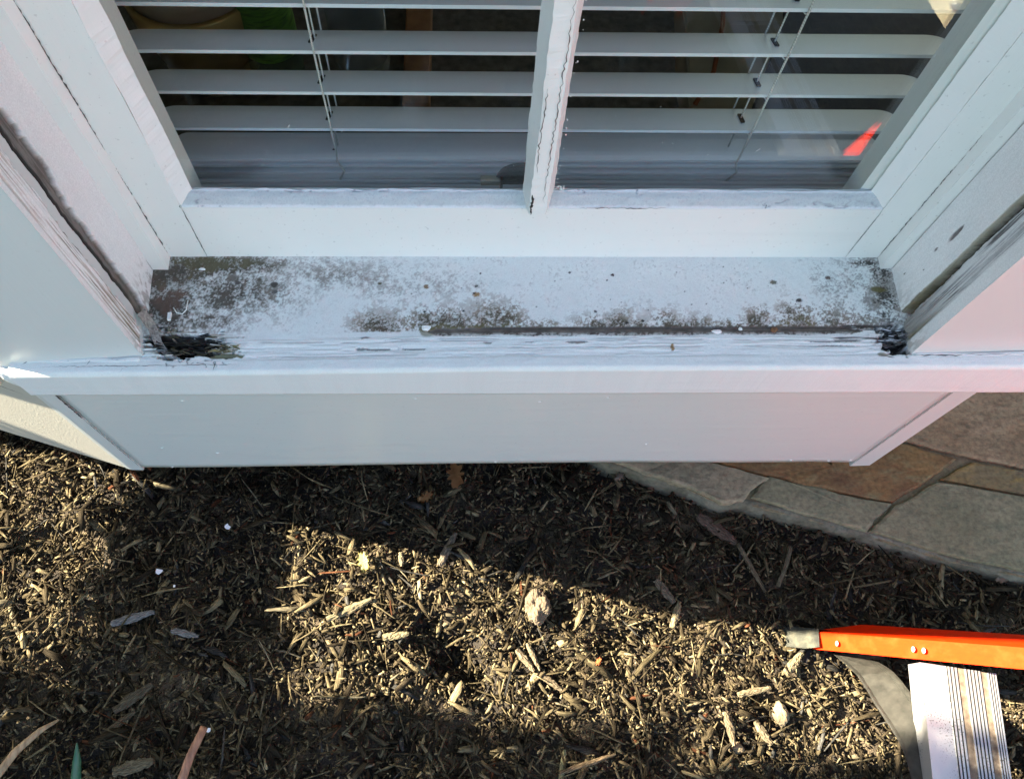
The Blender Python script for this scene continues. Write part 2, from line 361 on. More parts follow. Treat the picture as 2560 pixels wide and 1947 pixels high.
    crk = ss(.010, .003, np.abs(st - .5)) * led * ss(.55, .68, fbm(X * 18, Y * 80, 71, 3))
    put(crk * .4, (.33, .32, .30)); D -= crk * .0004
    for yc, x0, x1, w in ((.3285, -.25, .39, .00055), (.3155, -.19, .08, .0005), (.3225, .02, .37, .0005), (.3305, -.1, .2, .0004)):
        yy = yc + (fbm(X * 22, X * 0 + yc * 90, 81, 3) - .5) * .0035
        ok = ss(x0, x0 + .02, X) * ss(x1, x1 - .02, X) * ss(.36, .46, fbm(X * 35, X * 0 + yc * 70, 91, 2))
        c = ss(w * 1.5, w * .6, np.abs(Y - yy)) * ok * flat
        put(c * .5, (.30, .29, .27)); D -= c * .0004; D += ss(.0015, 0, np.abs(Y - yy - .0012)) * ok * flat * .0005
    for sx, sy, rx, ry in ((-.092, .3215, .006, .0011), (-.077, .3208, .011, .0009), (-.045, .321, .012, .0007), (.022, .3265, .004, .0008), (.103, .3265, .010, .0012), (-.09, .3325, .004, .001), (.33, .3265, .016, .0007), (.352, .3275, .012, .0014), (.338, .322, .022, .0006), (.06, .3265, .004, .0005)):
        c = ss(1.2, .8, np.sqrt(((X - sx) / rx) ** 2 + ((Y - sy) / ry) ** 2) + (n3 - .5) * .8) * flat
        put(c * .75, (.10, .095, .08)); D -= c * .0010
    c = ss(1.2, .8, np.sqrt(((X - .190) / .0016) ** 2 + ((Y - .3205) / .0035) ** 2) + (n3 - .5)) * flat; put(c, (.30, .20, .09), .3); D += c * .0008
    # the smooth painted front bead
    bead = ss(.3135, .311, Y) * flat
    D += bead * .0008 + bead * (fbm(X * 18, Y * 250, 95, 3) - .5) * .0005
    # sagging end at the far left
    # left rot hole
    hx = (X + .251) / .034; hy = (Y - .3275) / .0125
    hd = (np.abs(hx) ** 3 + np.abs(hy) ** 3) ** (1 / 3.) + (st - .5) * 1.5 + (st2 - .5) * .8 + (n2 - .5) * .8 + (n1 - .5) * .5 + np.maximum(0, X + .245) * 5 * ss(.318, .335, Y)
    hole = ss(1.06, .90, hd) * flat * ss(.3128, .3142, Y)
    tail = ss(1.1, .9, np.abs((Y - .325 - (st2 - .5) * .006) / .0024) + ss(-.232, -.205, X) * 1.3 + (X < -.24) * 2 + (n3 - .5) * .5) * flat
    ol = ss(1.1, .85, np.sqrt(((X + .217) / .020) ** 2 + ((Y - .317) / .0028) ** 2) + (n2 - .5) * .8) * flat
    hole = np.maximum(hole, tail * .45)
    rimz = ss(1.35, 1.05, hd) * flat * ss(.3128, .3142, Y)
    put(rimz * .7 * ss(.4, .6, n2), (.24, .21, .12))
    put(ol * .9, (.20, .185, .075)); D -= ol * .0025
    put(hole, (.016, .013, .009), .9, st2); put(hole * ss(.56, .66, st * .6 + st2 * .4) * .8, (.10, .08, .04), .5)
    put(hole * ss(.62, .70, n3) * ss(-.215, -.23, X) * .0, (.5, .5, .45))
    D -= hole * (.007 + .016 * ss(.335, .32, Y) + .010 * (st - .5) + .005 * (st2 - .5))
    # right rot pocket
    hd = np.sqrt(((X - .398) / .013) ** 2 + ((Y - .3285) / .013) ** 2) + (n2 - .5) * 1.1 + (st - .5) * .8
    pk = ss(1.25, .95, hd) * flat; rim = ss(2.0, 1.1, hd + (st2 - .5) * 1.4) * flat * ss(.3135, .316, Y)
    put(rim * ss(.38, .58, n3 * .5 + st * .5), (.13, .125, .115)); D -= rim * .0016 * (st2 - .2)
    put(rim * ss(.62, .7, n2) * .8, (.6, .62, .62), .1)
    put(pk, (.018, .016, .014), .8); D -= pk * (.010 + .008 * n2)
    for x0, x1, yc in ((.345, .395, .3415), (.352, .392, .3385), (.335, .38, .3295)):
        c = ss(.0011, .0004, np.abs(Y - yc - (st - .5) * .004)) * ss(x0, x0 + .008, X) * ss(x1 + .005, x1, X) * flat; put(c * .9, (.035, .03, .026)); D -= c * .0012
    p = ss(1.1, .8, np.sqrt(((X - .383) / .006) ** 2 + ((Y - .3135) / .0022) ** 2) + (n2 - .5)) * flat; put(p, (.33, .30, .22)); D -= p * .0004
    # cracked putty flakes in front of the left hole
    c = ss(.03, .012, np.abs(fbm(X * 110, Y * 150, 101, 2) - .5)) * ss(1.2, .8, np.sqrt(((X + .243) / .03) ** 2 + ((Y - .3095) / .004) ** 2)) * flat
    put(c * .9, (.15, .15, .13)); D -= c * .0006
    # small relief everywhere
    D += flat * (.0005 * (n2 - .5) + .00025 * (n3 - .5) * (1 + 2 * ss(.5, .7, n2)))
    fd = (1 - flat) * (.0005 * (fbm(X * 8, Z * 420, 111, 3) - .5) + .0003 * (n2 - .5))
    put((1 - flat) * .6, (.705, .725, .73), .04)
    Z = Z + D * flat; Y = Y - fd
    # close the block: bottom return
    P = np.stack([X, Y, Z], -1)
    bot = P[0].copy(); bot[:, 1] = .335
    P = np.concatenate([bot[None], P], 0); C = np.concatenate([C[0][None], C], 0)
    return grid('window_sill', P, C, M_SILL, bay)
SILL = sill()
box('sill_core', -.2896, .4082, .346, .4125, .405, .4440, M_DARKIN, SILL)
# loose flakes and crumbs of paint stuck on the sill
def flake(x, y, r, h, mat=None, sx=1.4, seed=0):
    rr = random.Random(seed); n = 9; v = []; z = float(zsill(x, y))
    for k in range(n):
        a = 2 * math.pi * k / n; q = r * rr.uniform(.65, 1.1); v.append((x + math.cos(a) * q * sx, y + math.sin(a) * q, z - .0006))
    for k in range(n):
        a = 2 * math.pi * k / n; q = r * rr.uniform(.35, .7); v.append((x + math.cos(a) * q * sx, y + math.sin(a) * q, z + h * rr.uniform(.6, 1)))
    f = [(k, (k + 1) % n, n + (k + 1) % n, n + k) for k in range(n)] + [tuple(range(n, 2 * n))]
    return pydata('paint_flake', v, f, mat or P_X, SILL, False)
flake(-.034, .3415, .0032, .0022, sx=1.9, seed=1)
flake(.233, .3365, .0028, .0016, sx=2.2, seed=3); flake(.255, .3395, .0018, .0012, seed=4); flake(-.244, .401, .0018, .0008, sx=2.0, seed=5)
flake(.286, .3385, .0034, .0018, simple_noise_mat('rust brown crumb', [(.3, (.12, .05, .02)), (.7, (.30, .14, .06))], 300), 1.2, 6)
for k, (x, y) in enumerate([(.132, .399), (.205, .4035), (.165, .389), (.27, .402)]):
    flake(x, y, .0013, .0006, sx=2.8, seed=20 + k)
bez = [(-.2665, .3625), (-.263, .3575), (-.2578, .3562), (-.2545, .3600), (-.2538, .3690)]
tube('dried_tendril', [(x, y, float(zsill(x, y)) + .0012) for x, y in bez], .0005, P_Z, SILL)
prism('paint_flake', [(-.2685, .3475), (-.2660, .3480), (-.2662, .3556), (-.2690, .3550)], .4535, .4562, P_Z, SILL)

def splinters(name, cx, cy, rx, ry, n, seed, zt, zb, tones):
    q = random.Random(seed); bm = bmesh.new(); cl = bm.verts.layers.float_color.new('Col')
    for k in range(n):
        a = q.uniform(0, 6.28); rr_ = q.random() ** .5; x = cx + rx * rr_ * math.cos(a); y = cy + ry * rr_ * math.sin(a); z = q.uniform(zb, zt) - .006 * (1 - rr_)
        L_ = q.uniform(.003, .013); w = q.uniform(.0003, .0011); h = q.uniform(.0003, .0009); yaw = q.gauss(0, .22); pt = q.gauss(0, .16); c = q.choice(tones); u = q.uniform(.5, 1.4)
        D_ = Vector((math.cos(yaw), math.sin(yaw), pt)); Sd = Vector((-math.sin(yaw), math.cos(yaw), 0)); vs = []
        for t, f_ in ((-1, q.uniform(.1, .8)), (-.2, 1), (.5, .9), (1, q.uniform(.05, .5))):
            for sx_, sz_ in ((-1, 0), (0, 1), (1, 0), (0, -1)): vs.append(bm.verts.new(Vector((x, y, z)) + D_ * L_ * t / 2 + Sd * sx_ * w * f_ + Vector((0, 0, sz_ * h * f_ + q.uniform(-.0002, .0002)))))
        for v in vs: v[cl] = (c[0] * u, c[1] * u, c[2] * u, 1)
        for i in range(3):
            for j in range(4): bm.faces.new((vs[i * 4 + j], vs[i * 4 + (j + 1) % 4], vs[i * 4 + 4 + (j + 1) % 4], vs[i * 4 + 4 + j]))
    o = from_bm(name, bm, M_SILL, SILL); o['kind'] = 'stuff'; return o
splinters('rotten_fibres', -.251, .3280, .029, .0115, 260, 3, .4475, .430, [(.012, .010, .007), (.03, .024, .013), (.075, .06, .028), (.008, .007, .006), (.008, .007, .006), (.08, .065, .04)])
splinters('rotten_fibres', -.216, .3225, .012, .005, 34, 5, .4515, .447, [(.20, .18, .07), (.14, .12, .06), (.45, .45, .42), (.08, .07, .04)])
splinters('rotten_fibres', .388, .334, .022, .012, 230, 4, .4525, .440, [(.05, .045, .04), (.12, .115, .10), (.03, .03, .028), (.25, .25, .24), (.5, .52, .52)])
# ---- jambs with the dark weather groove, surfaces facing each other
def jamb(side):
    x0 = XL if side < 0 else XR; s = 1 if side < 0 else -1            # s: outward normal along x
    zs = np.arange(.436, 1.42, .0016); yend = .3165 if side < 0 else .3135
    ys = np.arange(yend, .4010, .0006)
    Z, Y = np.meshgrid(zs, ys, indexing='ij')
    n1 = fbm(Y * 90, Z * 25, 201 + side, 4); n2 = fbm(Y * 400, Z * 150, 211 + side, 4); gr = fbm(Y * 1100, Z * 22, 221 + side, 4); rag = fbm(Z * 60, Z * 0 + 2, 231 + side, 4) - .5; rag2 = fbm(Z * 260, Z * 0 + 5, 233 + side, 3) - .5
    D = np.zeros_like(Y); base = np.array([.79, .795, .77]); C = np.ones((*Y.shape, 3)) * base * (.95 + .08 * n1)[..., None]
    def put(mask, c, var=.4, nn=n2):
        nonlocal C
        mk = np.clip(mask, 0, 1)[..., None]; C = C * (1 - mk) + np.array(c) * (1 - var / 2 + var * 1.6 * (nn[..., None] - .2)) * mk
    lo = ss(.56, .45, Z)
    if side < 0:
        a = .3390 + rag * .006 + rag2 * .0045 - lo * .001; b = .3605 + rag * .006 + rag2 * .0045 + .004 * ss(.60, .64, Z) * ss(.70, .66, Z)
        mid = .3505 + rag * .005 + rag2 * .002
        gap = ss(a - .0006, a + .0006, Y) * ss(b + .0006, b - .0006, Y)
        put(gap, (.20, .185, .165), .9, gr); put(gap * ss(mid + .0052, mid + .0036, Y), (.016, .012, .009), .8); put(gap * ss(mid + .0035, mid + .006, Y) * ss(.50, .60, gr) * .8, (.08, .068, .055))
        D += gap * .004 + gap * ss(mid + .001, mid - .001, Y) * .007
        put(gap * lo * .6, (.10, .085, .06))
        gs = ss(.3215, .3235, Y) * ss(a + .0004, a - .0008, Y)
        put(gs * ss(.50, .62, gr) * .8, (.50, .44, .38)); put(gs * ss(.58, .66, gr) * ss(.45, .6, n1) * .8, (.22, .185, .14)); D += gs * (gr - .5) * .0016
        put(gs * lo * ss(.45, .6, gr) * .9, (.22, .19, .10))
        put(ss(.0007, .0003, np.abs(Y - .3225 - rag * .0008)) * .6, (.42, .38, .34)); D += ss(.0009, .0003, np.abs(Y - .3225)) * .0006
        e = ss(b + .0035, b, Y) * ss(b - .0004, b + .0002, Y); D -= e * .0007
        put(ss(.5, .46, Z) * ss(.352, .36, Y) * ss(.56, .64, n2) * .6, (.2, .18, .15))
    else:
        a = .3462 + rag * .0025 + rag2 * .0022; b = .3530 + rag * .002 + rag2 * .001 + lo * .002
        gap = ss(a - .0005, a + .0005, Y) * ss(b + .0005, b - .0005, Y)
        put(gap, (.022, .018, .012), .7); D += gap * .009
        e = ss(b + .0030, b + .0018, Y) * ss(b - .0004, b + .0002, Y); put(e, (.36, .34, .26), .4, gr); D += e * .0008
        gs = ss(.3255, .3275, Y) * ss(a + .0004, a - .0006, Y)
        put(gs * (.25 + .6 * ss(.42, .62, gr)), (.36, .37, .37)); put(gs * ss(.56, .64, gr) * ss(.42, .6, n1), (.12, .115, .11)); D += gs * (gr - .5) * .0018
        put(gs * lo * .75, (.19, .18, .16), .9, gr); put((gap + e) * lo, (.17, .145, .085), .7, gr); put(gs * ss(.53, .46, Z) * ss(.332, .327, Y) * .9, (.13, .12, .05))
        c = ss(1.2, .8, np.sqrt(((Z - .548) / .010) ** 2 + ((Y - .3745) / .0022) ** 2) + (n2 - .5) * .7); put(c, (.19, .17, .16)); D += c * .0012
        put(ss(1.1, .8, np.sqrt(((Z - .522) / .003) ** 2 + ((Y - .378) / .0011) ** 2)), (.2, .19, .18))
        for zz, yy in ((.475, .385), (.50, .372)): put(ss(1.1, .8, np.sqrt(((Z - zz) / .0012) ** 2 + ((Y - yy) / .0008) ** 2)), (.12, .11, .1))
    rotn = ss(.495, .452, Z + (n2 - .5) * .02) * ss(.42, .56, n2) * ss(.403, .345, Y); put(rotn * .55, (.28, .26, .22))
    D += .0005 * (n1 - .5) + .0003 * (n2 - .5)
    P = np.stack([x0 - s * D, Y, Z], -1)
    # ragged, frayed lower end
    zb = .448 + .010 * (fbm(Y * 160, Y * 0, 241 + side, 3) - .5) + (.010 if side < 0 else .006) * ss(.318, .33, Y) * ss(.352, .34, Y)
    P[..., 2] = np.maximum(P[..., 2], zb)
    if side > 0: P = P[:, ::-1]; C = C[:, ::-1]
    j = grid('jamb', P, C, M_JAMB, bay)
    xo = x0 - s * .030
    prism('jamb_block', [(x0 - s * .0135, .3250), (x0 - s * .0135, .4125), (xo, .4125), (xo, .3250)], .40, 1.42, M_DARKIN, j)
    return j
JL = jamb(-1); JR = jamb(1)
# stops against the sash
prism('sash_stop', [(-.2920, .4004), (-.2755, .4004), (-.2750, .4140), (-.2920, .4140)], .4552, 1.42, P_Z, bay, 60, .0008)
prism('sash_stop', [(.4110, .4014), (.3975, .4014), (.3972, .4140), (.4110, .4140)], .4552, 1.42, P_Z, bay, 60, .0006)

# ---- front casings beside the opening
cl = prism('corner_casing', [(-.4235, .3112), (XL, .3172), (XL - .001, .3248), (-.30, .40), (-.4225, .40), (-.52, .40), (-.58, .365), (-.5625, .3560)], .4305, 2.2, P_PANZ, bay)
tag(cl, 'blue grey flat casing left of the window')
cr = prism('corner_casing', [(XR, .3140), (.5335, .3165), (.56, .42), (.50, .42), (.43, .40), (XR + .001, .3228)], .4442, 2.2, P_PANZ, bay)
# caulk line where the casings meet the sill
def caulk(name, x0, x1, y, zoff, seed, r=.0024):
    pts = []; n = int(abs(x1 - x0) / .004)
    for i in range(n + 1):
        x = x0 + (x1 - x0) * i / n; rr = (vn(np.array([x * 70.]), np.array([seed * 3.]), 7)[0] - .5)
        pts.append((x, y + rr * .0012, float(zsill(x, y)) + zoff + rr * .001))
    return tube(name, pts, r, M_CAULK, bay, 8)
caulk('caulk_bead', -.424, -.292, .3145, -.0008, 1, .0030)
caulk('caulk_bead', .412, .548, .3135, -.0002, 2, .0022)

# ---- sash
sash = prism('sash', [(-.2765, .4133), (-.2405, .4133), (-.2405, .4262), (-.2330, .4290), (-.2330, .4500), (-.2765, .4500)], .4470, 1.46, P_Z, bay, 1)
prism('stile', [(.3990, .4133), (.3660, .4133), (.3660, .4262), (.3455, .4290), (.3455, .4500), (.3990, .4500)], .4470, 1.46, P_Z, sash, 1)
rb = bmesh.new()
prof = [(.4136, .4575), (.4136, .5310), (.4262, .5390), (.4285, .5395), (.4500, .5000), (.4500, .4575)]
nseg = 90; vv = []
for i in range(nseg + 1):
    x = -.2403 + (.6061) * i / nseg
    for k, (y, z) in enumerate(prof): vv.append(rb.verts.new((x, y, z + (vn(np.array([x * 55.]), np.array([k * 9.]), 3)[0] - .5) * (.0009 if k in (1, 2, 3) else 0))))
for i in range(nseg):
    for k in range(6): a = i * 6 + k; b = i * 6 + (k + 1) % 6; rb.faces.new((vv[a], vv[b], vv[b + 6], vv[a + 6]))
rb.faces.new(vv[:6][::-1]); rb.faces.new(vv[-6:])
from_bm('bottom_rail', rb, P_X, sash)
box('top_rail', -.2403, .3657, .4136, .45, 1.40, 1.455, P_X, sash)
# putty bevels: bottom one is chalky and crazed
def putty():
    nx = 900; ny = 22; xs = np.linspace(-.2390, .3650, nx); t = np.linspace(0, 1, ny)
    X, T = np.meshgrid(xs, t); n1 = fbm(X * 60, T * 3, 301, 4); n2 = fbm(X * 260, T * 8, 311, 4); n3 = fbm(X * 900, T * 14, 321, 3)
    Y = .4138 + T * .0118 ; Z = .5316 + T * .0093 + .0016 * np.sin(T * math.pi) + (n1 - .5) * .0012 + (n2 - .5) * .0006
    Y = Y + ss(.85, 1, T) * (n1 - .5) * .002
    C = np.ones((*X.shape, 3)) * np.array([.52, .56, .545]) * (.9 + .2 * n1)[..., None]
    edge = np.maximum(ss(.16, .03, T + (n2 - .5) * .12), ss(.80, .92, T + (n2 - .5) * .15))[..., None]
    C = C * (1 - edge) + np.array([.73, .75, .74]) * edge
    ck = ss(.018, .006, np.abs(fbm(X * 24, T * 2.2, 331, 3) - .5)) * ss(.5, .62, fbm(X * 9, T, 341, 2)); Z = Z - ck * .0007
    C = C * (1 - .6 * ck[..., None]) + np.array([.22, .22, .24]) * .6 * ck[..., None]
    ck = (ss(.62, .70, n3) * .35)[..., None] * (1 - edge); C = C * (1 - ck) + np.array([.33, .34, .38]) * ck
    return grid('glazing_putty', np.stack([X, Y, Z], -1), C, M_SILL, sash)
putty()
prism('glazing_putty', [(-.2402, .4135), (-.2300, .4258), (-.2402, .4262)], .5330, 1.42, P_Z, sash, 260, .0011)
prism('glazing_putty', [(.3657, .4135), (.3657, .4262), (.3535, .4258)], .5330, 1.42, P_Z, sash, 260, .0009)
# upright glazing bar with flaking putty
mun = prism('glazing_bar', [(.0562, .4062), (.0705, .4066), (.0722, .4105), (.0775, .4255), (.0505, .4255)], .5318, 1.42, P_Z, sash, 330, .0013)
box('glazing_bar_inside', .0555, .0715, .4290, .4500, .5405, 1.42, P_Z, mun)
rr = random.Random(5); bmf = bmesh.new()
for k in range(60):                                          # crumbs of old putty beside the glass
    z = .55 + .2 * rr.random() if k < 30 else .541 + .006 * rr.random(); x = .0785 + rr.uniform(0, .0016) if k < 30 else rr.uniform(.077, .086)
    r_ = bmesh.ops.create_icosphere(bmf, subdivisions=1, radius=rr.uniform(.0003, .0007))
    for v in r_['verts']: v.co = Vector((v.co.x + x, v.co.y * .6 + .4246, v.co.z * 1.4 + z))
from_bm('putty_crumbs', bmf, P_X, mun)
# glass
for x0, x1 in ((-.2340, .0555), (.0715, .3575)):
    gp = box('glass_pane', x0, x1, .4262, .4290, .5392, 1.41, M_GLASS, sash)
    bmf = bmesh.new(); q = random.Random(int(x0 * 1000))
    for k in range(20):
        x = q.uniform(x0 + .005, x1 - .005); z = .546 + abs(q.gauss(0, .05)); r = q.uniform(.0002, .0005); L = q.choice([1, 1, 1.5, 4])
        r_ = bmesh.ops.create_icosphere(bmf, subdivisions=1, radius=r); an = q.uniform(-1, 1)
        for v in r_['verts']: v.co = Vector((x + v.co.x + v.co.z * L * an, .4260 + v.co.y * .15, z + v.co.z * L))
    from_bm('paint_spatter', bmf, P_X, gp)

# ---- seams and cracks in the paint
S = []
Zf = .4131
S.append(crack('c', [(-.2752, .4130, .457), (-.2751, .4130, .50), (-.2750, .4130, .58)], .0012, (0, -1, 0), M_CRACK2, bay))
S.append(crack('c', [(-.2750, .4130, .60), (-.2750, .4130, .72), (-.2750, .4130, .80)], .0017, (0, -1, 0), M_CRACK2, bay))
S.append(crack('c', [(.3968, .4130, .456), (.3969, .4130, .53), (.3969, .4130, .62)], .0010, (0, -1, 0), M_CRACK2, bay))
SE = join_seams('paint_crack', S, bay)
S = [crack('c', [(-.2402, .4133, .4600), (-.2403, .4133, .5300)], .0009, (0, -1, 0), M_CRACK, sash, .0003),
     crack('c', [(.3655, .4133, .4600), (.3660, .4133, .5300)], .0006, (0, -1, 0), M_CRACK2, sash, .0002),
     crack('c', [(-.2405, .4133, .5300), (-.2412, .4130, .5330), (-.2395, .4170, .5362), (-.2375, .42, .5372)], .0009, (0, -1, .4), M_CRACK2, sash),
     crack('c', [(.10, .4133, .5325), (.108, .4133, .5322), (.128, .4133, .5330), (.15, .4133, .5318), (.175, .4133, .5328)], .0007, (0, -1, .2), M_CRACK2, sash),
     crack('c', [(.262, .4133, .5316), (.2622, .4200, .5368)], .0008, (0, -.6, .8), M_CRACK2, sash)]
join_seams('paint_crack', S, sash)
S = [crack('c', [(.0580, .4060, .584), (.0576, .4060, .62), (.0584, .4060, .65), (.0586, .4060, .668)], .0008, (0, -1, 0), M_CRACK2, mun, .0008, .003),
     crack('c', [(.0672, .4061, .548), (.0668, .4061, .60), (.0678, .4061, .66), (.0682, .4061, .74)], .0007, (0, -1, 0), M_CRACK2, mun, .0009, .003),
     crack('c', [(.0580, .4060, .5325), (.0572, .4060, .541), (.0580, .4060, .551), (.0570, .4060, .5580)], .0021, (0, -1, 0), M_CRACK, mun, .0003, .0015)]
join_seams('paint_crack', S, mun)
S = []
for x0, x1, y, w in ((-.408, -.292, .3135, .0010), (-.38, -.20, .3075, .0005), (.41, .455, .3115, .0010), (.45, .548, .3120, .0005)):
    n = 14; pts = [(x0 + (x1 - x0) * i / n, y + (i % 3) * .0003, float(zsill(x0 + (x1 - x0) * i / n, y)) + .0014) for i in range(n + 1)]
    S.append(crack('c', pts, w, (0, -.1, 1), M_CRACK2, SILL, .0004))
for a, b in (((-.335, .3138), (-.339, .309)), ((-.306, .306), (-.3085, .302)), ((-.223, .3105), (-.2245, .302)), ((-.392, .3135), (-.396, .3105)), ((.379, .3118), (.392, .3098))):
    S.append(crack('c', [(a[0], a[1], float(zsill(*a)) + .0014), (b[0], b[1], float(zsill(*b)) + .0014)], .0008, (0, -.1, 1), M_CRACK2, SILL, .0004))
join_seams('paint_crack', S, SILL)

# loose strip of brown wood hanging in the left hole, frayed board ends
pydata('loose_wood_strip', [(-.2893, .3445, .470), (-.2835, .3505, .470), (-.2860, .3400, .452), (-.2790, .3450, .4535), (-.2800, .3270, .4440), (-.2735, .3300, .4455), (-.2725, .3200, .4395), (-.2680, .3225, .4400), (-.2640, .3232, .4415), (-.2665, .3195, .4385)],
       [(0, 1, 3, 2), (2, 3, 5, 4), (4, 5, 7, 6), (6, 7, 8, 9)], M_BARE, JL)
# ---- skirt under the sill
def wavy_panel():
    nx = 120; xs = np.linspace(-.4098, .5048, nx); zs = np.linspace(0, 1, 30)
    X, T = np.meshgrid(xs, zs); bot = np.interp(X, [-.41, -.36, -.29, .0, .2, .36, .45, .505], [.1365, .1350, .1360, .1445, .1460, .1420, .1438, .1400])
    Z = bot + (.3985 - bot) * T; Y = .3200 + 0 * X
    o = grid('apron_panel', np.stack([X, Y, Z], -1), None, P_PAN, bay)
    md = o.modifiers.new('t', 'SOLIDIFY'); md.thickness = .015; md.offset = -1
    return o
wavy_panel()
cb = prism('corner_board', [(-.4265, .3192), (-.4108, .3188), (-.4108, .3390), (-.4400, .3390), (-.4345, .3215)], .1282, .3985, P_PANZ, bay, bev=.0006)
tag(cb, 'lilac grey narrow board at the left end of the skirt')
prism('corner_board', [(.5058, .3188), (.5328, .3195), (.5400, .3450), (.5058, .3450)], .1290, .3985, P_PANZ, bay, bev=.0006)
S = [crack('c', [(-.4103, .3186, .137), (-.4102, .3186, .20), (-.4104, .3186, .30)], .0010, (0, -1, 0), M_CRACK, bay, .0002),
     crack('c', [(-.4103, .3186, .30), (-.4098, .3186, .35), (-.4085, .3186, .3965)], .0024, (0, -1, 0), M_CRACK, bay, .0003, taper=False),
     crack('c', [(.5053, .3186, .142), (.5053, .3186, .395)], .0007, (0, -1, 0), M_CRACK2, bay, .0001)]
join_seams('board_joint', S, bay)
# nail heads and paint drips on the skirt
bmf = bmesh.new()
for (x, z) in ((.04, .150), (-.372, .137), (-.3, .187), (-.36, .205), (.42, .150), (.47, .1475), (.498, .1480), (-.417, .140), (-.29, .34), (.08, .335), (.15, .345), (-.05, .343), (.22, .21)):
    r_ = bmesh.ops.create_icosphere(bmf, subdivisions=2, radius=.0018)
    for v in r_['verts']: v.co = Vector((x + v.co.x * random.uniform(1, 1.4), .3200 + v.co.y * .45, z + v.co.z * .6))
from_bm('nail_head', bmf, P_X, bay, True)['kind'] = 'stuff'
# ---- next facet of the bow on the left, in the sun
FD = Vector((-.956, .293, 0)).normalized(); FN = Vector((-FD.y, FD.x, 0)) * 1.0
if FN.y > 0: FN = -FN
c0 = Vector((-.4275, .3200, 0)); c1 = c0 + FD * 1.0
fac = pydata('side_facet', [(*c0.xy, .1290), (*c1.xy, .1290), (*c1.xy, .44), (*c0.xy, .44), (c0.x + .02, c0.y + .05, .129), (c1.x, c1.y + .05, .129), (c1.x, c1.y + .05, .44), (c0.x + .02, c0.y + .05, .44)],
       [(0, 1, 2, 3), (7, 6, 5, 4), (0, 4, 5, 1), (1, 5, 6, 2), (0, 3, 7, 4)], P_CREAM, bay)
tag(fac, 'sunlit cream side board left of the skirt corner')
n0 = c0 + FN * .0125 + FD * .0085; n1_ = c1 + FN * .0125
nz = [(n0, .3965, .4365), (n1_, .3965, .4365)]
pydata('side_nosing', [(n0.x, n0.y, .3965), (n1_.x, n1_.y, .3965), (n1_.x, n1_.y, .4345), (n0.x, n0.y, .4345), (n0.x + .012, n0.y + .05, .3965), (n1_.x, n1_.y + .05, .3965), (n1_.x, n1_.y + .05, .4440), (n0.x + .012, n0.y + .05, .4440)],
       [(0, 1, 2, 3), (3, 2, 6, 7), (0, 4, 5, 1), (0, 3, 7, 4), (4, 7, 6, 5), (1, 5, 6, 2)], P_CREAM, bay)
def lump_wedge():
    v = [(-.4095, .3003, .398), (-.4095, .3003, .4330), (-.4215, .3000, .4360), (-.4255, .3010, .4300), (-.4230, .3030, .4120), (-.4150, .3045, .3975), (-.409, .325, .398), (-.409, .325, .438), (-.427, .325, .437), (-.426, .325, .40)]
    f = [(0, 1, 2, 3, 4, 5), (1, 7, 8, 2), (2, 8, 3), (3, 8, 9, 4), (4, 9, 5), (5, 9, 6, 0)]
    o = pydata('corner_caulk', v, f, M_CAULK, bay, False); m = o.modifiers.new('s', 'SUBSURF'); m.levels = 2; m.render_levels = 2; return o
lump_wedge()
crack('caulk_crack', [(-.4262, .2995, .436), (-.4270, .2996, .425), (-.4225, .3000, .412), (-.4160, .3010, .3985)], .0014, (-.2, -1, 0), M_CRACK, bay, .0004)
# ---- wall above and the room shell behind (keeps the inside dark)
M_WALL = newmat('siding', (.7, .7, .68), .7); M_ROOM = newmat('room wall', (.40, .38, .34), .9)
bx = bmesh.new()
bbox(bx, -.56, .56, .33, .45, 1.46, 2.6); from_bm('head_wall', bx, P_PAN, bay)
house = thing('house_wall', 'white house wall standing behind the bay window', 'wall')
bx = bmesh.new()
bbox(bx, -1.45, -1.38, .66, 3.4, -.05, 2.6); bbox(bx, 1.03, 6.0, .97, 1.07, .0, 2.6); bbox(bx, 2.5, 2.56, 1.07, 3.4, 0, 2.6)
bbox(bx, -1.45, 2.56, .45, 3.5, 2.6, 2.68); bbox(bx, -1.45, 1.15, 3.4, 3.5, 0, 2.6); bbox(bx, 2.2, 2.56, 3.4, 3.5, 0, 2.6); bbox(bx, 1.15, 2.2, 3.4, 3.5, 2.0, 2.6)  # unseen doorway gap added in the back wall to brighten the slats
from_bm('wall', bx, M_ROOM, house)
pydata('upper_facet', [(-.5625, .3560, .43), (-1.42, .62, .43), (-1.42, .62, 2.6), (-.5625, .3560, 2.6), (-.55, .40, .43), (-1.41, .67, .43), (-1.41, .67, 2.6), (-.55, .40, 2.6)], [(0, 1, 2, 3), (7, 6, 5, 4), (0, 4, 5, 1), (3, 2, 6, 7)], P_CREAM, house)
prism('right_facet', [(.5630, .4225), (.50, .43), (.96, 1.07), (1.03, 1.07), (1.03, .985)], .12, 2.6, P_CREAM, house)
pydata('lower_facet', [(-1.38, .612, 0), (-1.45, .66, 0), (-1.45, .66, .44), (-1.38, .612, .44)], [(0, 1, 2, 3)], P_CREAM, house)
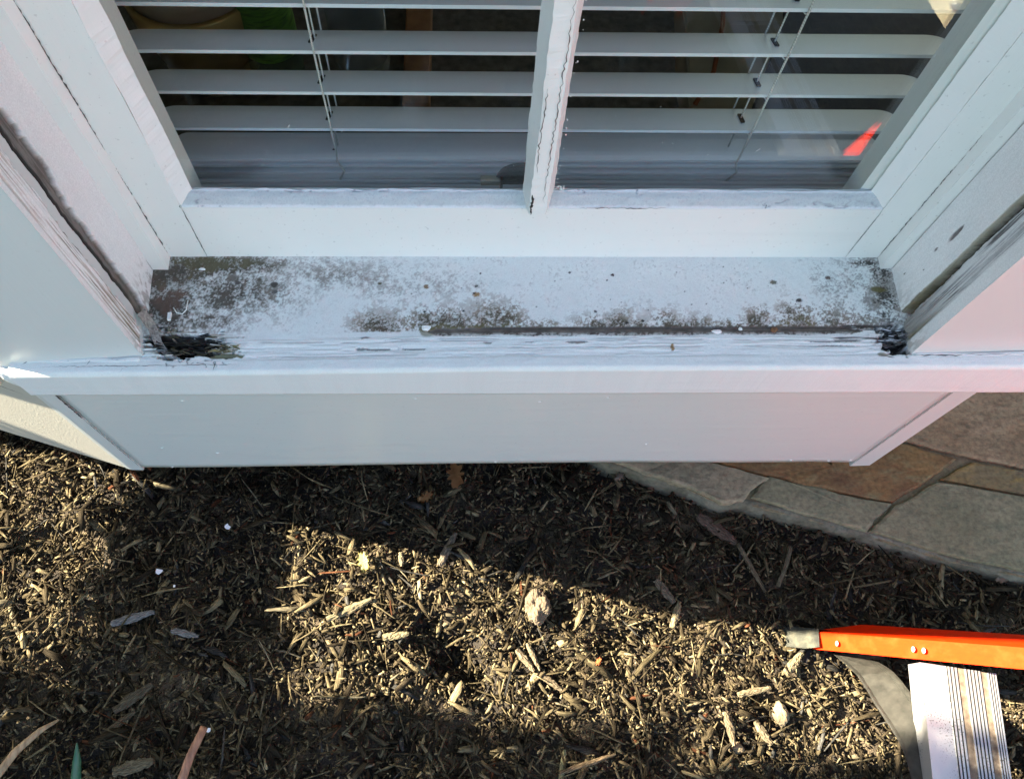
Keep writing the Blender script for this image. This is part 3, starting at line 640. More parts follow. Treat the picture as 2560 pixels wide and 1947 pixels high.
#==================================================================== BLIND
blind = thing('window_blind', 'white horizontal slat blind hanging behind the two glass panes', 'blind')
def slat(zf, zdrop=.0165, tilt=0, xl=-.281, xr=.4095, yf=.500, depth=.044):
    """one slat with rounded corners; front arris bright"""
    nxs = 24; v = []; f = []; rc = .012
    outl = []
    for cx, cy, a0 in ((xl + rc, rc, 180), (xr - rc, rc, 270), (xr - rc, depth - rc, 0), (xl + rc, depth - rc, 90)):
        if a0 in (180, 270): r2 = .003
        else: r2 = rc
        ox = xl + r2 if cx < 0 else xr - r2; oy = r2 if cy < depth / 2 else depth - r2
        for k in range(6):
            a = math.radians(a0 + k * 18); outl.append((ox + r2 * math.cos(a), oy + r2 * math.sin(a)))
    bm = bmesh.new(); top = []; bot = []
    for (x, y) in outl:
        cam_ = .0012 * math.sin(math.pi * min(1, max(0, y / depth))); z = zf - zdrop * y / depth + cam_ + tilt * (x / .35)
        top.append(bm.verts.new((x, yf + y, z))); bot.append(bm.verts.new((x, yf + y, z - .0032)))
    bm.faces.new(top); bm.faces.new(bot[::-1])
    for i in range(len(top)):
        j = (i + 1) % len(top); fc = bm.faces.new((bot[i], bot[j], top[j], top[i])); fc.material_index = 1
    return from_bm('slat', bm, [M_SLAT, M_SLAT_EDGE], blind)
zf = .535; ZS = []
while zf < 1.36: slat(zf, tilt=random.uniform(-.0004, .0004)); ZS.append(zf); zf += .0417
slat(.496, .012, .0012)
for k, z in enumerate((.4885, .4780, .4728, .4665, .4597, .4530)): slat(z, .003, (.0014, .0008, -.0010, .0004, -.0006, .0002)[k])
rl = box('bottom_rail', -.281, .4095, .502, .546, .425, .4480, M_SLAT, blind, .002)
for i in range(2): box('rail_groove', -.2815, .41, .5015, .5025, .432 + i * .006, .4332 + i * .006, M_HOLE, rl)
bm = bmesh.new()
for xc in (-.1235, .2605):
    for z in ZS + [.496]:
        r_ = bmesh.ops.create_cube(bm, size=1)
        for v in r_['verts']: v.co = Vector((xc + v.co.x * .0034 + v.co.y * .0012, .5230 + v.co.y * .016, z - .0165 * .52 + .0004 + v.co.z * .0028 - v.co.y * .006))
from_bm('cord_slot', bm, M_HOLE, blind)['kind'] = 'stuff'
for xc in (-.1185, .2632):
    pts = [(xc + random.uniform(-.0006, .0006), .4975, z) for z in np.linspace(.505, 1.38, 22)]
    tube('front_cord', [(xc - .002, .4985, .470), (xc + .004, .4980, .482), (xc - .001, .4978, .496)] + pts, .0010, M_CORD, blind, 6)
    tube('back_cord', [(xc - .002, .5475, z) for z in np.linspace(.47, 1.38, 12)], .0009, M_CORD, blind, 6)
    tube('lift_cord', [(xc - .003, .5230, z) for z in np.linspace(.48, 1.38, 12)], .0008, M_CORD, blind, 6)
    for z in ZS: tube('ladder_rung', [(xc - .001, .4980, z - .0035), (xc - .002, .5470, z - .0035 - .0165)], .0006, M_CORD, blind, 5)
box('head_rail', -.281, .41, .495, .55, 1.37, 1.41, M_SLAT, blind)
M_IRON = simple_noise_mat('dark window latch metal', [(.3, (.02, .02, .02)), (.7, (.06, .06, .05))], 200, .5)
M_STEEL = newmat('dull steel', (.45, .44, .42), .35, .9)
latch = thing('sash_latch', 'dark half round metal latch with a bright clip lying low behind the left glass pane', 'latch')
bm = bmesh.new(); r_ = bmesh.ops.create_cone(bm, cap_ends=True, segments=32, radius1=.023, radius2=.021, depth=.006)
for v in r_['verts']: v.co = Vector((.052 + v.co.x * 1.05, .460 + v.co.z, .5130 + max(v.co.y, -.002) * .95))
from_bm('plate', bm, M_IRON, latch)
bm = bmesh.new(); bbox(bm, .0155, .0335, .452, .459, .5150, .5210, .0008); from_bm('clip', bm, M_STEEL, latch)
box('pivot', .0335, .0355, .4510, .4595, .5120, .5225, M_IRON, latch)
#==================================================================== INSIDE THE ROOM
M_INFLOOR = simple_noise_mat('dim stone floor', [(.3, (.06, .05, .038)), (.6, (.14, .12, .092)), (.8, (.20, .17, .135))], 55, .8)
tag(prism('interior_floor', [(-1.37, .71), (-.45, .47), (.48, .47), (.93, 1.08), (2.49, 1.08), (2.49, 3.39), (-1.37, 3.39)], .02, .05, M_INFLOOR), kind='structure')
tag(box('interior_wall', -1.38, .56, .555, .575, .05, .43, M_ROOM), kind='structure')
def lathe(name, prof, c, mat, parent, seg=40):
    v = []; f = []
    for r, z in prof:
        for k in range(seg): a = 2 * math.pi * k / seg; v.append((c[0] + r * math.cos(a), c[1] + r * math.sin(a), c[2] + z))
    for i in range(len(prof) - 1):
        for k in range(seg): j = (k + 1) % seg; f.append((i * seg + k, i * seg + j, (i + 1) * seg + j, (i + 1) * seg + k))
    return pydata(name, v, f, mat, parent, True)
M_GOLD = newmat('brass', (.62, .42, .15), .35, .6); M_TAN = newmat('tan paper', (.55, .42, .30), .7)
pot = thing('brass_pot', 'round brass pot with a tan liner on the floor behind the left glass pane', 'pot', (-.445, 1.13, .05))
lathe('bowl', [(.0, .0), (.075, .0), (.088, .015), (.09, .035), (.082, .05), (.095, .065), (.110, .12), (.115, .17), (.108, .175), (.100, .12), (.08, .06)], (-.445, 1.13, .05), M_GOLD, pot)
lathe('liner', [(.0, .06), (.07, .07), (.098, .12), (.106, .19), (.112, .22), (.104, .20)], (-.445, 1.13, .05), M_TAN, pot)
def plastic(name, tint):
    m = newmat(name, tint, .08, spec=.8); pb(m).inputs['Transmission Weight'].default_value = .75; pb(m).inputs['IOR'].default_value = 1.3; return m
PG = plastic('green tinted plastic', (.30, .42, .28)); PC = plastic('clear plastic', (.75, .78, .78))
M_LABEL = simple_noise_mat('green label', [(.3, (.03, .08, .015)), (.5, (.12, .30, .03)), (.8, (.22, .45, .05))], 45, .5, stretch=(1, 1, 5))
bp = [(0, .004), (.030, .0), (.042, .006), (.047, .02), (.048, .045), (.046, .05), (.048, .055), (.048, .20), (.044, .225), (.025, .27), (.013, .295), (.013, .315)]
b1 = thing('plastic_bottle', 'large plastic bottle with a green label beside the brass pot behind the glass', 'bottle', (-.333, 1.10, .05), 'bottles behind the left pane')
lathe('body', bp, (-.333, 1.10, .05), PG, b1); lathe('label', [(.0485, .075), (.0487, .19)], (-.333, 1.10, .05), M_LABEL, b1); lathe('cap', [(.0, .33), (.015, .33), (.015, .305), (.013, .305)], (-.333, 1.10, .05), newmat('green cap', (.03, .15, .04), .4), b1)
b2 = thing('plastic_bottle', 'clear crinkled plastic bottle without a label between the green one and the orange block', 'bottle', (-.180, 1.10, .05), 'bottles behind the left pane')
lathe('body', [(r * (1 + .05 * math.sin(z * 160)), z) for r, z in bp[:8]] + [(.049 - .004 * (k % 2), .06 + k * .011) for k in range(12)] + bp[8:], (-.180, 1.10, .05), PC, b2)
lathe('cap', [(.0, .33), (.015, .33), (.015, .305), (.013, .305)], (-.180, 1.10, .05), newmat('white cap', (.5, .5, .5), .4), b2)
M_RUST = simple_noise_mat('orange brown wood', [(.3, (.22, .09, .03)), (.7, (.42, .18, .06))], 30, .7)
ob = thing('wooden_block', 'orange brown upright wooden block standing behind the glass right of the bottles', 'block', (-.082, 1.15, .05))
bm = bmesh.new(); bbox(bm, -.106, -.058, 1.00, 1.34, .05, .09, .003); from_bm('board', bm, M_RUST, ob)
M_BEIGE = simple_noise_mat('beige canvas', [(.3, (.38, .34, .26)), (.7, (.50, .45, .35))], 20, .9)
bag = thing('canvas_bag', 'slanted beige canvas bag with an orange strap behind the right glass pane', 'bag', (.44, 1.1, .05))
def hexa(name, b, t, mat, parent, bev=.004):
    bm = bmesh.new(); vb = [bm.verts.new(p) for p in b]; vt = [bm.verts.new(p) for p in t]
    bm.faces.new(vb[::-1]); bm.faces.new(vt)
    for i in range(4): j = (i + 1) % 4; bm.faces.new((vb[i], vb[j], vt[j], vt[i]))
    bmesh.ops.bevel(bm, geom=bm.edges[:], offset=bev, segments=3, affect='EDGES'); return from_bm(name, bm, mat, parent)
hexa('body', [(.400, .90, .05), (.470, .90, .05), (.500, 1.06, .05), (.390, 1.06, .05)], [(.385, 1.12, .16), (.560, 1.12, .16), (.590, 1.32, .20), (.375, 1.32, .20)], M_BEIGE, bag)
tube('strap', [(.402, .99, .10), (.43, 1.03, .135), (.445, 1.10, .17), (.455, 1.2, .20), (.47, 1.30, .215)], .004, newmat('orange strap', (.35, .09, .03), .7), bag)
M_BLACK = simple_noise_mat('black lacquer', [(.4, (.006, .006, .006)), (.7, (.018, .018, .018))], 50, .6)
cab = thing('black_cabinet', 'black box shaped cabinet behind the right glass pane', 'cabinet', (.80, 1.1, .05))
cab.location = (.52, 1.2, .05)
hexa('carcass', [(.425, .80, .051), (.70, .80, .051), (1.6, 1.9, .051), (.90, 1.9, .051)], [(.425, .80, .10), (.70, .80, .10), (1.6, 1.9, .10), (.90, 1.9, .10)], M_BLACK, cab, .001)

#==================================================================== GROUND, PATIO, MULCH
M_GRASS = simple_noise_mat('rough lawn', [(.3, (.03, .05, .015)), (.7, (.08, .12, .035))], 20, .9)
tag(box('ground', -80, 80, -80, 80, -.30, -.075, M_GRASS), kind='structure')
PE = [(.170, .395), (.2160, .3640), (.2600, .3530), (.3221, .3300), (.3700, .3050), (.3995, .3060), (.43, .2985), (.5023, .2787), (.5894, .2512), (.6797, .2200), (.778, .1977), (.95, .150), (1.4, .02)]
def stone_mat(name, a, b, c, seed):
    m = newmat(name, rough=.75, spec=.3)
    f = noise_tex(m, 9 + seed, (1, 1, 1), 6); f2 = noise_tex(m, 170, detail=5); f3 = noise_tex(m, 35, (1, 2.2, 1), 6, rot=(0, 0, .6 * seed))
    col = mixc(m, ramp(m, f, [(.36, (0, 0, 0)), (.62, (1, 1, 1))]), a, b)
    col = mixc(m, ramp(m, f3, [(.50, (0, 0, 0)), (.68, (.8, .8, .8))]), col, c)
    col = mixc(m, .7, col, ramp(m, f2, [(.3, (.55, .55, .55)), (.5, (1, 1, 1)), (.7, (1.35, 1.35, 1.3))]), 'MULTIPLY')
    lk(m, col, pb(m).inputs['Base Color']); n = bump(m, f3, .5, .004); lk(m, bump(m, f2, .45, .0015, n), pb(m).inputs['Normal']); return m
pat = tag(thing('patio', None, None), kind='structure')
mortar_m = stone_mat('grey mortar', (.19, .155, .085), (.25, .20, .115), (.13, .105, .06), 1)
edge_m = stone_mat('pale concrete edge', (.12, .11, .07), (.19, .18, .13), (.09, .08, .05), 2)
poly = PE + [(3.2, -.5), (3.2, .968), (1.035, .968), (.60, .43), (.53, .36), (.14, .46)]
prism('mortar_bed', poly, -.06, .0065, mortar_m, pat)
# rough slanting concrete edge along the mulch
nE = 420; tE = np.linspace(0, 1, nE); L = np.array(PE); seg = np.r_[0, np.cumsum(np.linalg.norm(np.diff(L, axis=0), axis=1))]; seg /= seg[-1]
ex = np.interp(tE, seg, L[:, 0]); ey = np.interp(tE, seg, L[:, 1]); dx = np.gradient(ex); dy = np.gradient(ey); ln_ = np.hypot(dx, dy); nxn, nyn = dy / ln_, -dx / ln_
rows = []; cc = []
for k, (o, z) in enumerate([(-.008, .0078), (-.004, .0085), (.000, .006), (.003, -.001), (.005, -.012), (.007, -.045)]):
    w = (fbm(ex * 30, ey * 30 + k, 501, 4) - .5) * .010 * (k > 0); w2 = (fbm(ex * 130, ey * 130 + k, 505, 3) - .5) * .005
    rows.append(np.stack([ex + nxn * (o + w), ey + nyn * (o + w), z + w2 * (k > 0) + 0 * ex], -1))
grid('concrete_edge', np.array(rows), None, edge_m, pat)
def flag(name, pts, mat, top, seed, lab=None):
    """one irregular flagstone: outline resampled and chipped, rounded arris, riven top"""
    P = [Vector((*p, 0)) for p in pts]; out = []
    for i in range(len(P)):
        a, b = P[i], P[(i + 1) % len(P)]; n = max(2, int((b - a).length / .006))
        for k in range(n): out.append(a.lerp(b, k / n))
    c = sum(out, Vector()) / len(out); rings = []
    for sc_, z in ((1.0, -.01), (1.0, top - .004), (.992, top - .001), (.975, top)):
        ring = []
        for i, p in enumerate(out):
            w = (vn(np.array([p.x * 45 + seed]), np.array([p.y * 45.]), 6)[0] - .5) * .007 + (vn(np.array([p.x * 200.]), np.array([p.y * 200.]), 9)[0] - .5) * .003
            d = (p - c); p = p + d.normalized() * .0035; q = c + (p - c) * (1 - (1 - sc_) * .25 / max(d.length, .05)) if sc_ < 1 else p.copy()
            q = q + d.normalized() * w; ring.append((q.x, q.y, z + (vn(np.array([p.x * 60.]), np.array([p.y * 60.]), 4)[0] - .5) * .0016))
        rings.append(ring)
    bm = bmesh.new(); R = [[bm.verts.new(p) for p in r] for r in rings]; N = len(out)
    for a, b in zip(R[:-1], R[1:]):
        for i in range(N): bm.faces.new((a[i], a[(i + 1) % N], b[(i + 1) % N], b[i]))
    bm.faces.new(R[-1]); bm.faces.new(R[0][::-1])
    o = from_bm(name, bm, mat, pat)
    if lab: o['label'] = lab
    return o
pinkb = stone_mat('pink brown sandstone', (.30, .20, .105), (.36, .25, .14), (.21, .145, .08), 3)
rust = stone_mat('rust brown sandstone', (.27, .155, .055), (.175, .092, .040), (.24, .18, .08), 4)
ochre = stone_mat('ochre sandstone', (.25, .172, .070), (.19, .145, .075), (.30, .20, .06), 5)
greyg = stone_mat('grey green sandstone', (.205, .185, .105), (.25, .22, .13), (.155, .145, .085), 6)
pale = stone_mat('pale grey sandstone', (.30, .245, .15), (.23, .20, .125), (.32, .265, .17), 7)
flag('flagstone', [(.185, .44), (.182, .402), (.2190, .3700), (.2620, .3560), (.3221, .3340), (.368, .3070), (.4030, .3080), (.4150, .3230), (.4440, .3420), (.40, .356), (.33, .376), (.25, .415)], pale, .0150, 1, 'pale grey flagstone under the skirt')
flag('flagstone', [(.4210, .3130), (.5030, .2860), (.5700, .2640), (.6170, .3020), (.5500, .3150), (.4520, .3430)], greyg, .0135, 2, 'small grey green flagstone at the mulch edge')
flag('flagstone', [(.26, .420), (.335, .380), (.405, .359), (.4540, .3460), (.5540, .3190), (.6200, .3060), (.6850, .3420), (.7330, .3700), (.6644, .3925), (.60, .415), (.565, .41), (.545, .36), (.50, .40), (.4, .425)], rust, .0130, 3, 'rust brown flagstone in front of the bay corner')
flag('flagstone', [(.5800, .2620), (.6797, .2280), (.778, .2050), (.95, .158), (1.10, .115), (1.18, .215), (.96, .275), (.8250, .3060), (.7300, .3280), (.6960, .3330), (.6270, .2990)], greyg, .0145, 4, 'large grey green flagstone beside the mulch')
flag('flagstone', [(.7050, .3380), (.8280, .3130), (.97, .283), (1.2, .225), (1.3, .30), (1.05, .335), (.835, .3480), (.7600, .3640)], ochre, .0135, 5, 'yellow ochre flagstone')
flag('flagstone', [(.6680, .4010), (.7420, .3780), (.8320, .3560), (1.05, .343), (1.35, .315), (1.5, .6), (1.2, .80), (.95, .80), (.70, .50), (.62, .425)], pinkb, .0150, 6, 'pinkish brown flagstone')
flag('flagstone', [(1.12, .11), (1.4, .035), (1.9, -.08), (2.0, .3), (1.5, .32), (1.2, .215)], pale, .014, 7)

def hterr(x, y):
    h = -.020 + (fbm(x * 7, y * 7, 601, 4) - .5) * .030 + (fbm(x * 26, y * 26, 611, 3) - .5) * .024
    for cx, cy, r, a in ((-.02, .10, .030, -.040), (.015, .078, .024, -.040), (-.055, .135, .022, -.022), (.20, .12, .022, -.022), (.125, .150, .030, -.016), (.095, .17, .030, .010), (-.66, .2, .12, .008), (.16, .02, .1, .006), (-.30, .10, .08, .004)):
        h = h + a * np.exp(-((x - cx) ** 2 + (y - cy) ** 2) / r ** 2)
    # keep below the patio edge
    ye = np.interp(x, L[:, 0], L[:, 1], left=9); h = np.where(y > ye - .03, np.minimum(h, -.012), h)
    return h
gx = np.linspace(-2.4, 3.2, 700); gy = np.linspace(-2.2, .75, 400); GX, GY = np.meshgrid(gx, gy)
soil = grid('soil_bed', np.stack([GX, GY, hterr(GX, GY) - .004], -1), None, M_SOIL); tag(soil, kind='structure')

def chips(name, n, xr, yr, Lr, Wr, Tr, zup, tones, seed, slope=.35, parent=None, dens=None):
    r = np.random.default_rng(seed)
    x = r.uniform(*xr, n); y = r.uniform(*yr, n)
    keep = ~((y > np.interp(x, L[:, 0], L[:, 1], left=9) - .004 - r.random(n) * .006) & (x > .13)); keep &= ~((y > .47 + .0 * x) & (x > -.45))
    if dens is not None: keep &= r.random(n) < dens(x, y)
    x = x[keep]; y = y[keep]; n = len(x)
    Lh = r.uniform(*Lr, n) * (.6 + .8 * r.random(n) ** 2) / 2; Wh = np.minimum(r.uniform(*Wr, n), Lh * 1.1) / 2; Th = r.uniform(*Tr, n) / 2
    yaw = r.uniform(0, 2 * np.pi, n); pit = r.normal(0, slope * .6, n); rol = r.normal(0, slope, n)
    z = hterr(x, y) + r.random(n) ** 1.5 * zup + .5 * Th
    # local template: 3 sections x 4 corners
    sx = np.array([-1, 0, 1.]); T = np.zeros((n, 12, 3))
    taper = np.stack([r.uniform(.25, 1, n), np.ones(n), r.uniform(.2, .95, n)], 1)
    bend = r.normal(0, .12, n)[:, None] * np.array([1, 0, 1.])
    for i in range(3):
        for j, (a, b) in enumerate(((-1, -1), (1, -1), (1, 1), (-1, 1))):
            k = i * 4 + j
            T[:, k, 0] = Lh * (sx[i] + r.normal(0, .10, n) * (i != 1) + r.normal(0, .2, n) * (i == 1))
            T[:, k, 1] = Wh * a * taper[:, i] * r.uniform(.75, 1.2, n) + bend[:, i] * Lh * .6
            T[:, k, 2] = Th * b * r.uniform(.6, 1.2, n) * (.5 + .5 * taper[:, i]) + bend[:, i] * Lh * .25
    gc = T.copy(); gc[:, :, 2] = r.random(n)[:, None] * 50
    cr, sr = np.cos(rol), np.sin(rol); cp, sp_ = np.cos(pit), np.sin(pit); cy_, sy_ = np.cos(yaw), np.sin(yaw)
    X = T[:, :, 0]; Y = T[:, :, 1]; Z = T[:, :, 2]
    Y, Z = Y * cr[:, None] - Z * sr[:, None], Y * sr[:, None] + Z * cr[:, None]
    X, Z = X * cp[:, None] - Z * sp_[:, None], X * sp_[:, None] + Z * cp[:, None]
    X, Y = X * cy_[:, None] - Y * sy_[:, None], X * sy_[:, None] + Y * cy_[:, None]
    V = np.stack([X + x[:, None], Y + y[:, None], Z + z[:, None]], -1).reshape(-1, 3)
    q = []
    for i in range(2):
        for j in range(4): jj = (j + 1) % 4; q.append((i * 4 + j, (i + 1) * 4 + j, (i + 1) * 4 + jj, i * 4 + jj))
    q.append((0, 1, 2, 3)); q.append((11, 10, 9, 8)); q = np.array(q)
    F = (q[None] + (np.arange(n) * 12)[:, None, None]).reshape(-1, 4)
    me = bpy.data.meshes.new(name)
    me.vertices.add(len(V)); me.vertices.foreach_set('co', V.astype(np.float32).ravel())
    me.loops.add(F.size); me.loops.foreach_set('vertex_index', F.astype(np.int32).ravel())
    me.polygons.add(len(F)); me.polygons.foreach_set('loop_start', np.arange(0, F.size, 4, dtype=np.int32)); me.polygons.foreach_set('loop_total', np.full(len(F), 4, dtype=np.int32))
    me.update(calc_edges=True)
    tn = np.array([t[1] for t in tones]); pr = np.array([t[0] for t in tones]); pr = pr / pr.sum()
    c = tn[r.choice(len(tn), n, p=pr)] * r.uniform(.3, 1.12, n)[:, None]
    c4 = np.concatenate([np.repeat(c, 12, 0), np.ones((n * 12, 1))], 1)
    me.color_attributes.new('Col', 'FLOAT_COLOR', 'POINT').data.foreach_set('color', c4.astype(np.float32).ravel())
    me.attributes.new('gc', 'FLOAT_VECTOR', 'POINT').data.foreach_set('vector', gc.reshape(-1, 3).astype(np.float32).ravel())
    return me
TONEF = [(3, (.045, .034, .021)), (4, (.095, .073, .042)), (4, (.17, .134, .075)), (2.5, (.26, .21, .12))]
TONES = [(4, (.036, .028, .018)), (4, (.072, .056, .033)), (3.4, (.135, .107, .060)), (2.4, (.22, .178, .100)), (.8, (.065, .062, .056)), (.3, (.12, .05, .025)), (.35, (.20, .17, .11))]
near = lambda x, y: np.clip(1.15 - np.abs(x - .05) * .25 - np.maximum(0, -.12 - y) * 1.3, .12, 1)
me1 = chips('mulch', 120000, (-1.15, 1.15), (-.75, .55), (.003, .011), (.0010, .0032), (.0008, .002), .012, TONEF, 1, .5, dens=near)
me2 = chips('mulch', 21000, (-1.15, 1.15), (-.75, .55), (.008, .028), (.0020, .0062), (.0012, .0032), .013, TONES, 2, .38, dens=near)
me3 = chips('mulch', 1900, (-1.15, 1.15), (-.75, .55), (.026, .052), (.005, .0105), (.002, .0045), .015, TONES, 3, .28, dens=near)
me4 = chips('mulch', 6500, (-1.15, 1.15), (-.75, .55), (.03, .075), (.0012, .0026), (.001, .0020), .017, TONES, 4, .25, dens=near)
def merge_meshes(name, mes):
    bm = bmesh.new()
    for m_ in mes: bm.from_mesh(m_)
    me = bpy.data.meshes.new(name); bm.to_mesh(me); bm.free()
    for m_ in mes: bpy.data.meshes.remove(m_)
    return me
tag(link('mulch', merge_meshes('mulch', [me1, me2, me3, me4]), M_MULCH), 'dark shredded bark mulch covering the bed below the window', 'mulch', kind='stuff')

# ---- single things lying in the mulch
def blobrock(name, c, r, sq, mat, label, cat, seed, sub=4, amp=.35, group=None):
    bm = bmesh.new(); bmesh.ops.create_icosphere(bm, subdivisions=sub, radius=1); q = random.Random(seed); o = q.uniform(0, 50)
    for v in bm.verts:
        p = v.co.normalized(); n_ = fbm(np.array([p.x * 1.3 + o + p.z]), np.array([p.y * 1.3 + o - p.z]), 700, 3)[0] + .25 * fbm(np.array([p.x * 6 + o]), np.array([p.y * 6 + p.z * 6]), 703, 3)[0]
        k = 1 + amp * (n_ - .6) * 2; v.co = Vector((p.x * r * sq[0] * k, p.y * r * sq[1] * k, p.z * r * sq[2] * k))
    o = from_bm(name, bm, mat); o.location = c; return tag(o, label, cat, group)
hz = lambda x, y: float(hterr(np.array([x]), np.array([y]))[0])
M_CLOD = simple_noise_mat('dry tan soil', [(.3, (.085, .062, .038)), (.7, (.16, .12, .075))], 260, .95, .8, .003)
M_ROCK = simple_noise_mat('pale tan stone', [(.3, (.14, .105, .06)), (.7, (.22, .17, .10))], 60, .9)
blobrock('dirt_clod', (.101, .166, hz(.101, .166) + .012), .019, (.85, 1.25, .75), M_CLOD, 'crumbly tan clod of dry soil at the middle of the sunny mulch', 'dirt clod', 3, 5, .5)
blobrock('stone', (.4150, .0260, hz(.415, .026) + .011), .0115, (.85, 1.15, 1.0), M_ROCK, 'angular tan stone left of the ladder step casting a dark shadow', 'stone', 5)
blobrock('stone', (.352, -.012, hz(.352, -.012) + .008), .0085, (1.2, .8, .8), M_ROCK, 'smaller flat tan stone below the angular one in the mulch', 'stone', 9)
M_WHITE = newmat('white paint chip', (.75, .76, .78), .6)
for k, (x, y, r_, lab) in enumerate([(-.424, .2187, .0050, 'ragged white paint chip in the shaded mulch at left'), (-.397, .196, .0020, 'tiny white paint chip just below the ragged one'), (-.3366, .2788, .0042, 'small white paint chip near the shadow below the skirt'), (-.327, .0165, .0032, 'small square white chip near the bottom stick')]):
    bm = bmesh.new(); q = random.Random(k); n = 8
    t_ = [bm.verts.new((math.cos(a) * r_ * q.uniform(.5, 1.2), math.sin(a) * r_ * q.uniform(.6, 1.3), .0008)) for a in np.linspace(0, 2 * math.pi, n, endpoint=False)]
    f_ = bm.faces.new(t_); e_ = bmesh.ops.extrude_face_region(bm, geom=[f_])
    for v in [g for g in e_['geom'] if isinstance(g, bmesh.types.BMVert)]: v.co.z -= .0012
    o = from_bm('paint_chip', bm, M_WHITE); o.location = (x, y, hz(x, y) + .017); tag(o, lab, 'paint chip', 'white paint chips in the mulch')
def leaf(name, x, y, size, ang, mat, label, seed, dz=.018, lobes=True):
    q = random.Random(seed); n = 44; bm = bmesh.new(); c = bm.verts.new((0, 0, .002)); ring = []; mid = []
    for k in range(n):
        a = 2 * math.pi * k / n; r0 = 1 / (1 + .9 * abs(math.sin(a)) ** 1.5)
        r_ = size * r0 * (1 + (.30 * math.sin(7 * a + .6) if lobes else 0) * abs(math.sin(a)) ** .4 + q.uniform(-.05, .05))
        z = size * .28 * abs(math.sin(a)) * r0 + q.uniform(-.001, .001)
        ring.append(bm.verts.new((r_ * math.cos(a), r_ * math.sin(a), z))); mid.append(bm.verts.new((r_ * .5 * math.cos(a), r_ * .5 * math.sin(a), z * .25 + .0008)))
    for k in range(n):
        j = (k + 1) % n; bm.faces.new((ring[k], ring[j], mid[j], mid[k])); bm.faces.new((mid[k], mid[j], c))
    e_ = bmesh.ops.solidify(bm, geom=bm.faces[:], thickness=.0004)
    o = from_bm(name, bm, mat, None, True); o.location = (x, y, hz(x, y) + dz); o.rotation_euler = (q.uniform(-.3, .3), q.uniform(-.3, .3), ang)
    return tag(o, label, 'leaf', 'fallen leaves on the mulch')
M_LEAFO = simple_noise_mat('dry orange leaf', [(.3, (.22, .10, .03)), (.7, (.42, .22, .08))], 60, .7)
M_LEAFY = simple_noise_mat('yellow leaf', [(.3, (.42, .36, .10)), (.7, (.55, .50, .20))], 60, .7)
M_LEAFP = simple_noise_mat('pale leaf', [(.3, (.22, .16, .11)), (.7, (.34, .27, .20))], 60, .7)
leaf('fallen_leaf', -.0123, .3520, .020, 1.7, M_LEAFO, 'curled orange brown leaf just below the skirt edge', 1)
leaf('fallen_leaf', -.0550, .318, .013, .5, M_LEAFO, 'small reddish brown leaf left below the curled one', 2)
leaf('fallen_leaf', -.1401, .2266, .016, 1.8, M_LEAFY, 'yellow lobed leaf at the top of the sunny patch', 3)
leaf('fallen_leaf', .232, .352, .010, .8, M_LEAFP, 'pale tan leaf scrap at the patio edge', 4)
leaf('fallen_leaf', .757, .196, .012, .4, M_LEAFP, 'pale grey leaf scrap near the right frame edge', 5)
leaf('fallen_leaf', .178, .093, .0065, 1.2, simple_noise_mat('orange scrap', [(.3, (.5, .12, .03)), (.7, (.7, .25, .08))], 60), 'tiny bright orange leaf scrap in the sunny mulch', 6, lobes=False)
M_STICK = simple_noise_mat('tan stick bark', [(.3, (.20, .13, .07)), (.7, (.42, .30, .17))], 1, .8, stretch=(300, 60, 60))
M_STICKR = simple_noise_mat('reddish stem bark', [(.3, (.18, .085, .05)), (.7, (.38, .20, .12))], 1, .8, stretch=(300, 60, 60))
def stick(name, pts, r, mat, label, cat, rads=None):
    o = tube(name, pts, r, mat, None, 10, rads); return tag(o, label, cat)
zz = lambda x, y, d: hz(x, y) + d
stick('twig', [(-.585, -.075, .02), (-.570, -.040, .022), (-.548, -.005, .024), (-.525, .018, .022), (-.508, .030, .016)], .0045, M_STICK, 'curved pale tan twig at the lower left corner', 'twig', [.0055, .005, .0047, .0036, .0015])
stick('stem', [(-.352, -.10, .02), (-.337, -.055, .05), (-.322, -.012, .065), (-.3080, .0180, .072)], .0048, M_STICKR, 'reddish brown cut stem rising from the mulch at the bottom', 'plant stem', [.0062, .0055, .0050, .0046])
M_SHOOT = newmat('blue green shoot', (.03, .10, .055), .45)
sh = tube('green_shoot', [(-.470, -.07, .0), (-.462, -.045, .035), (-.455, -.015, .06), (-.452, .0030, .075)], .005, M_SHOOT, None, 10, [.006, .0062, .0045, .0008])
tag(sh, 'narrow green bulb shoot poking up at the bottom left', 'plant')
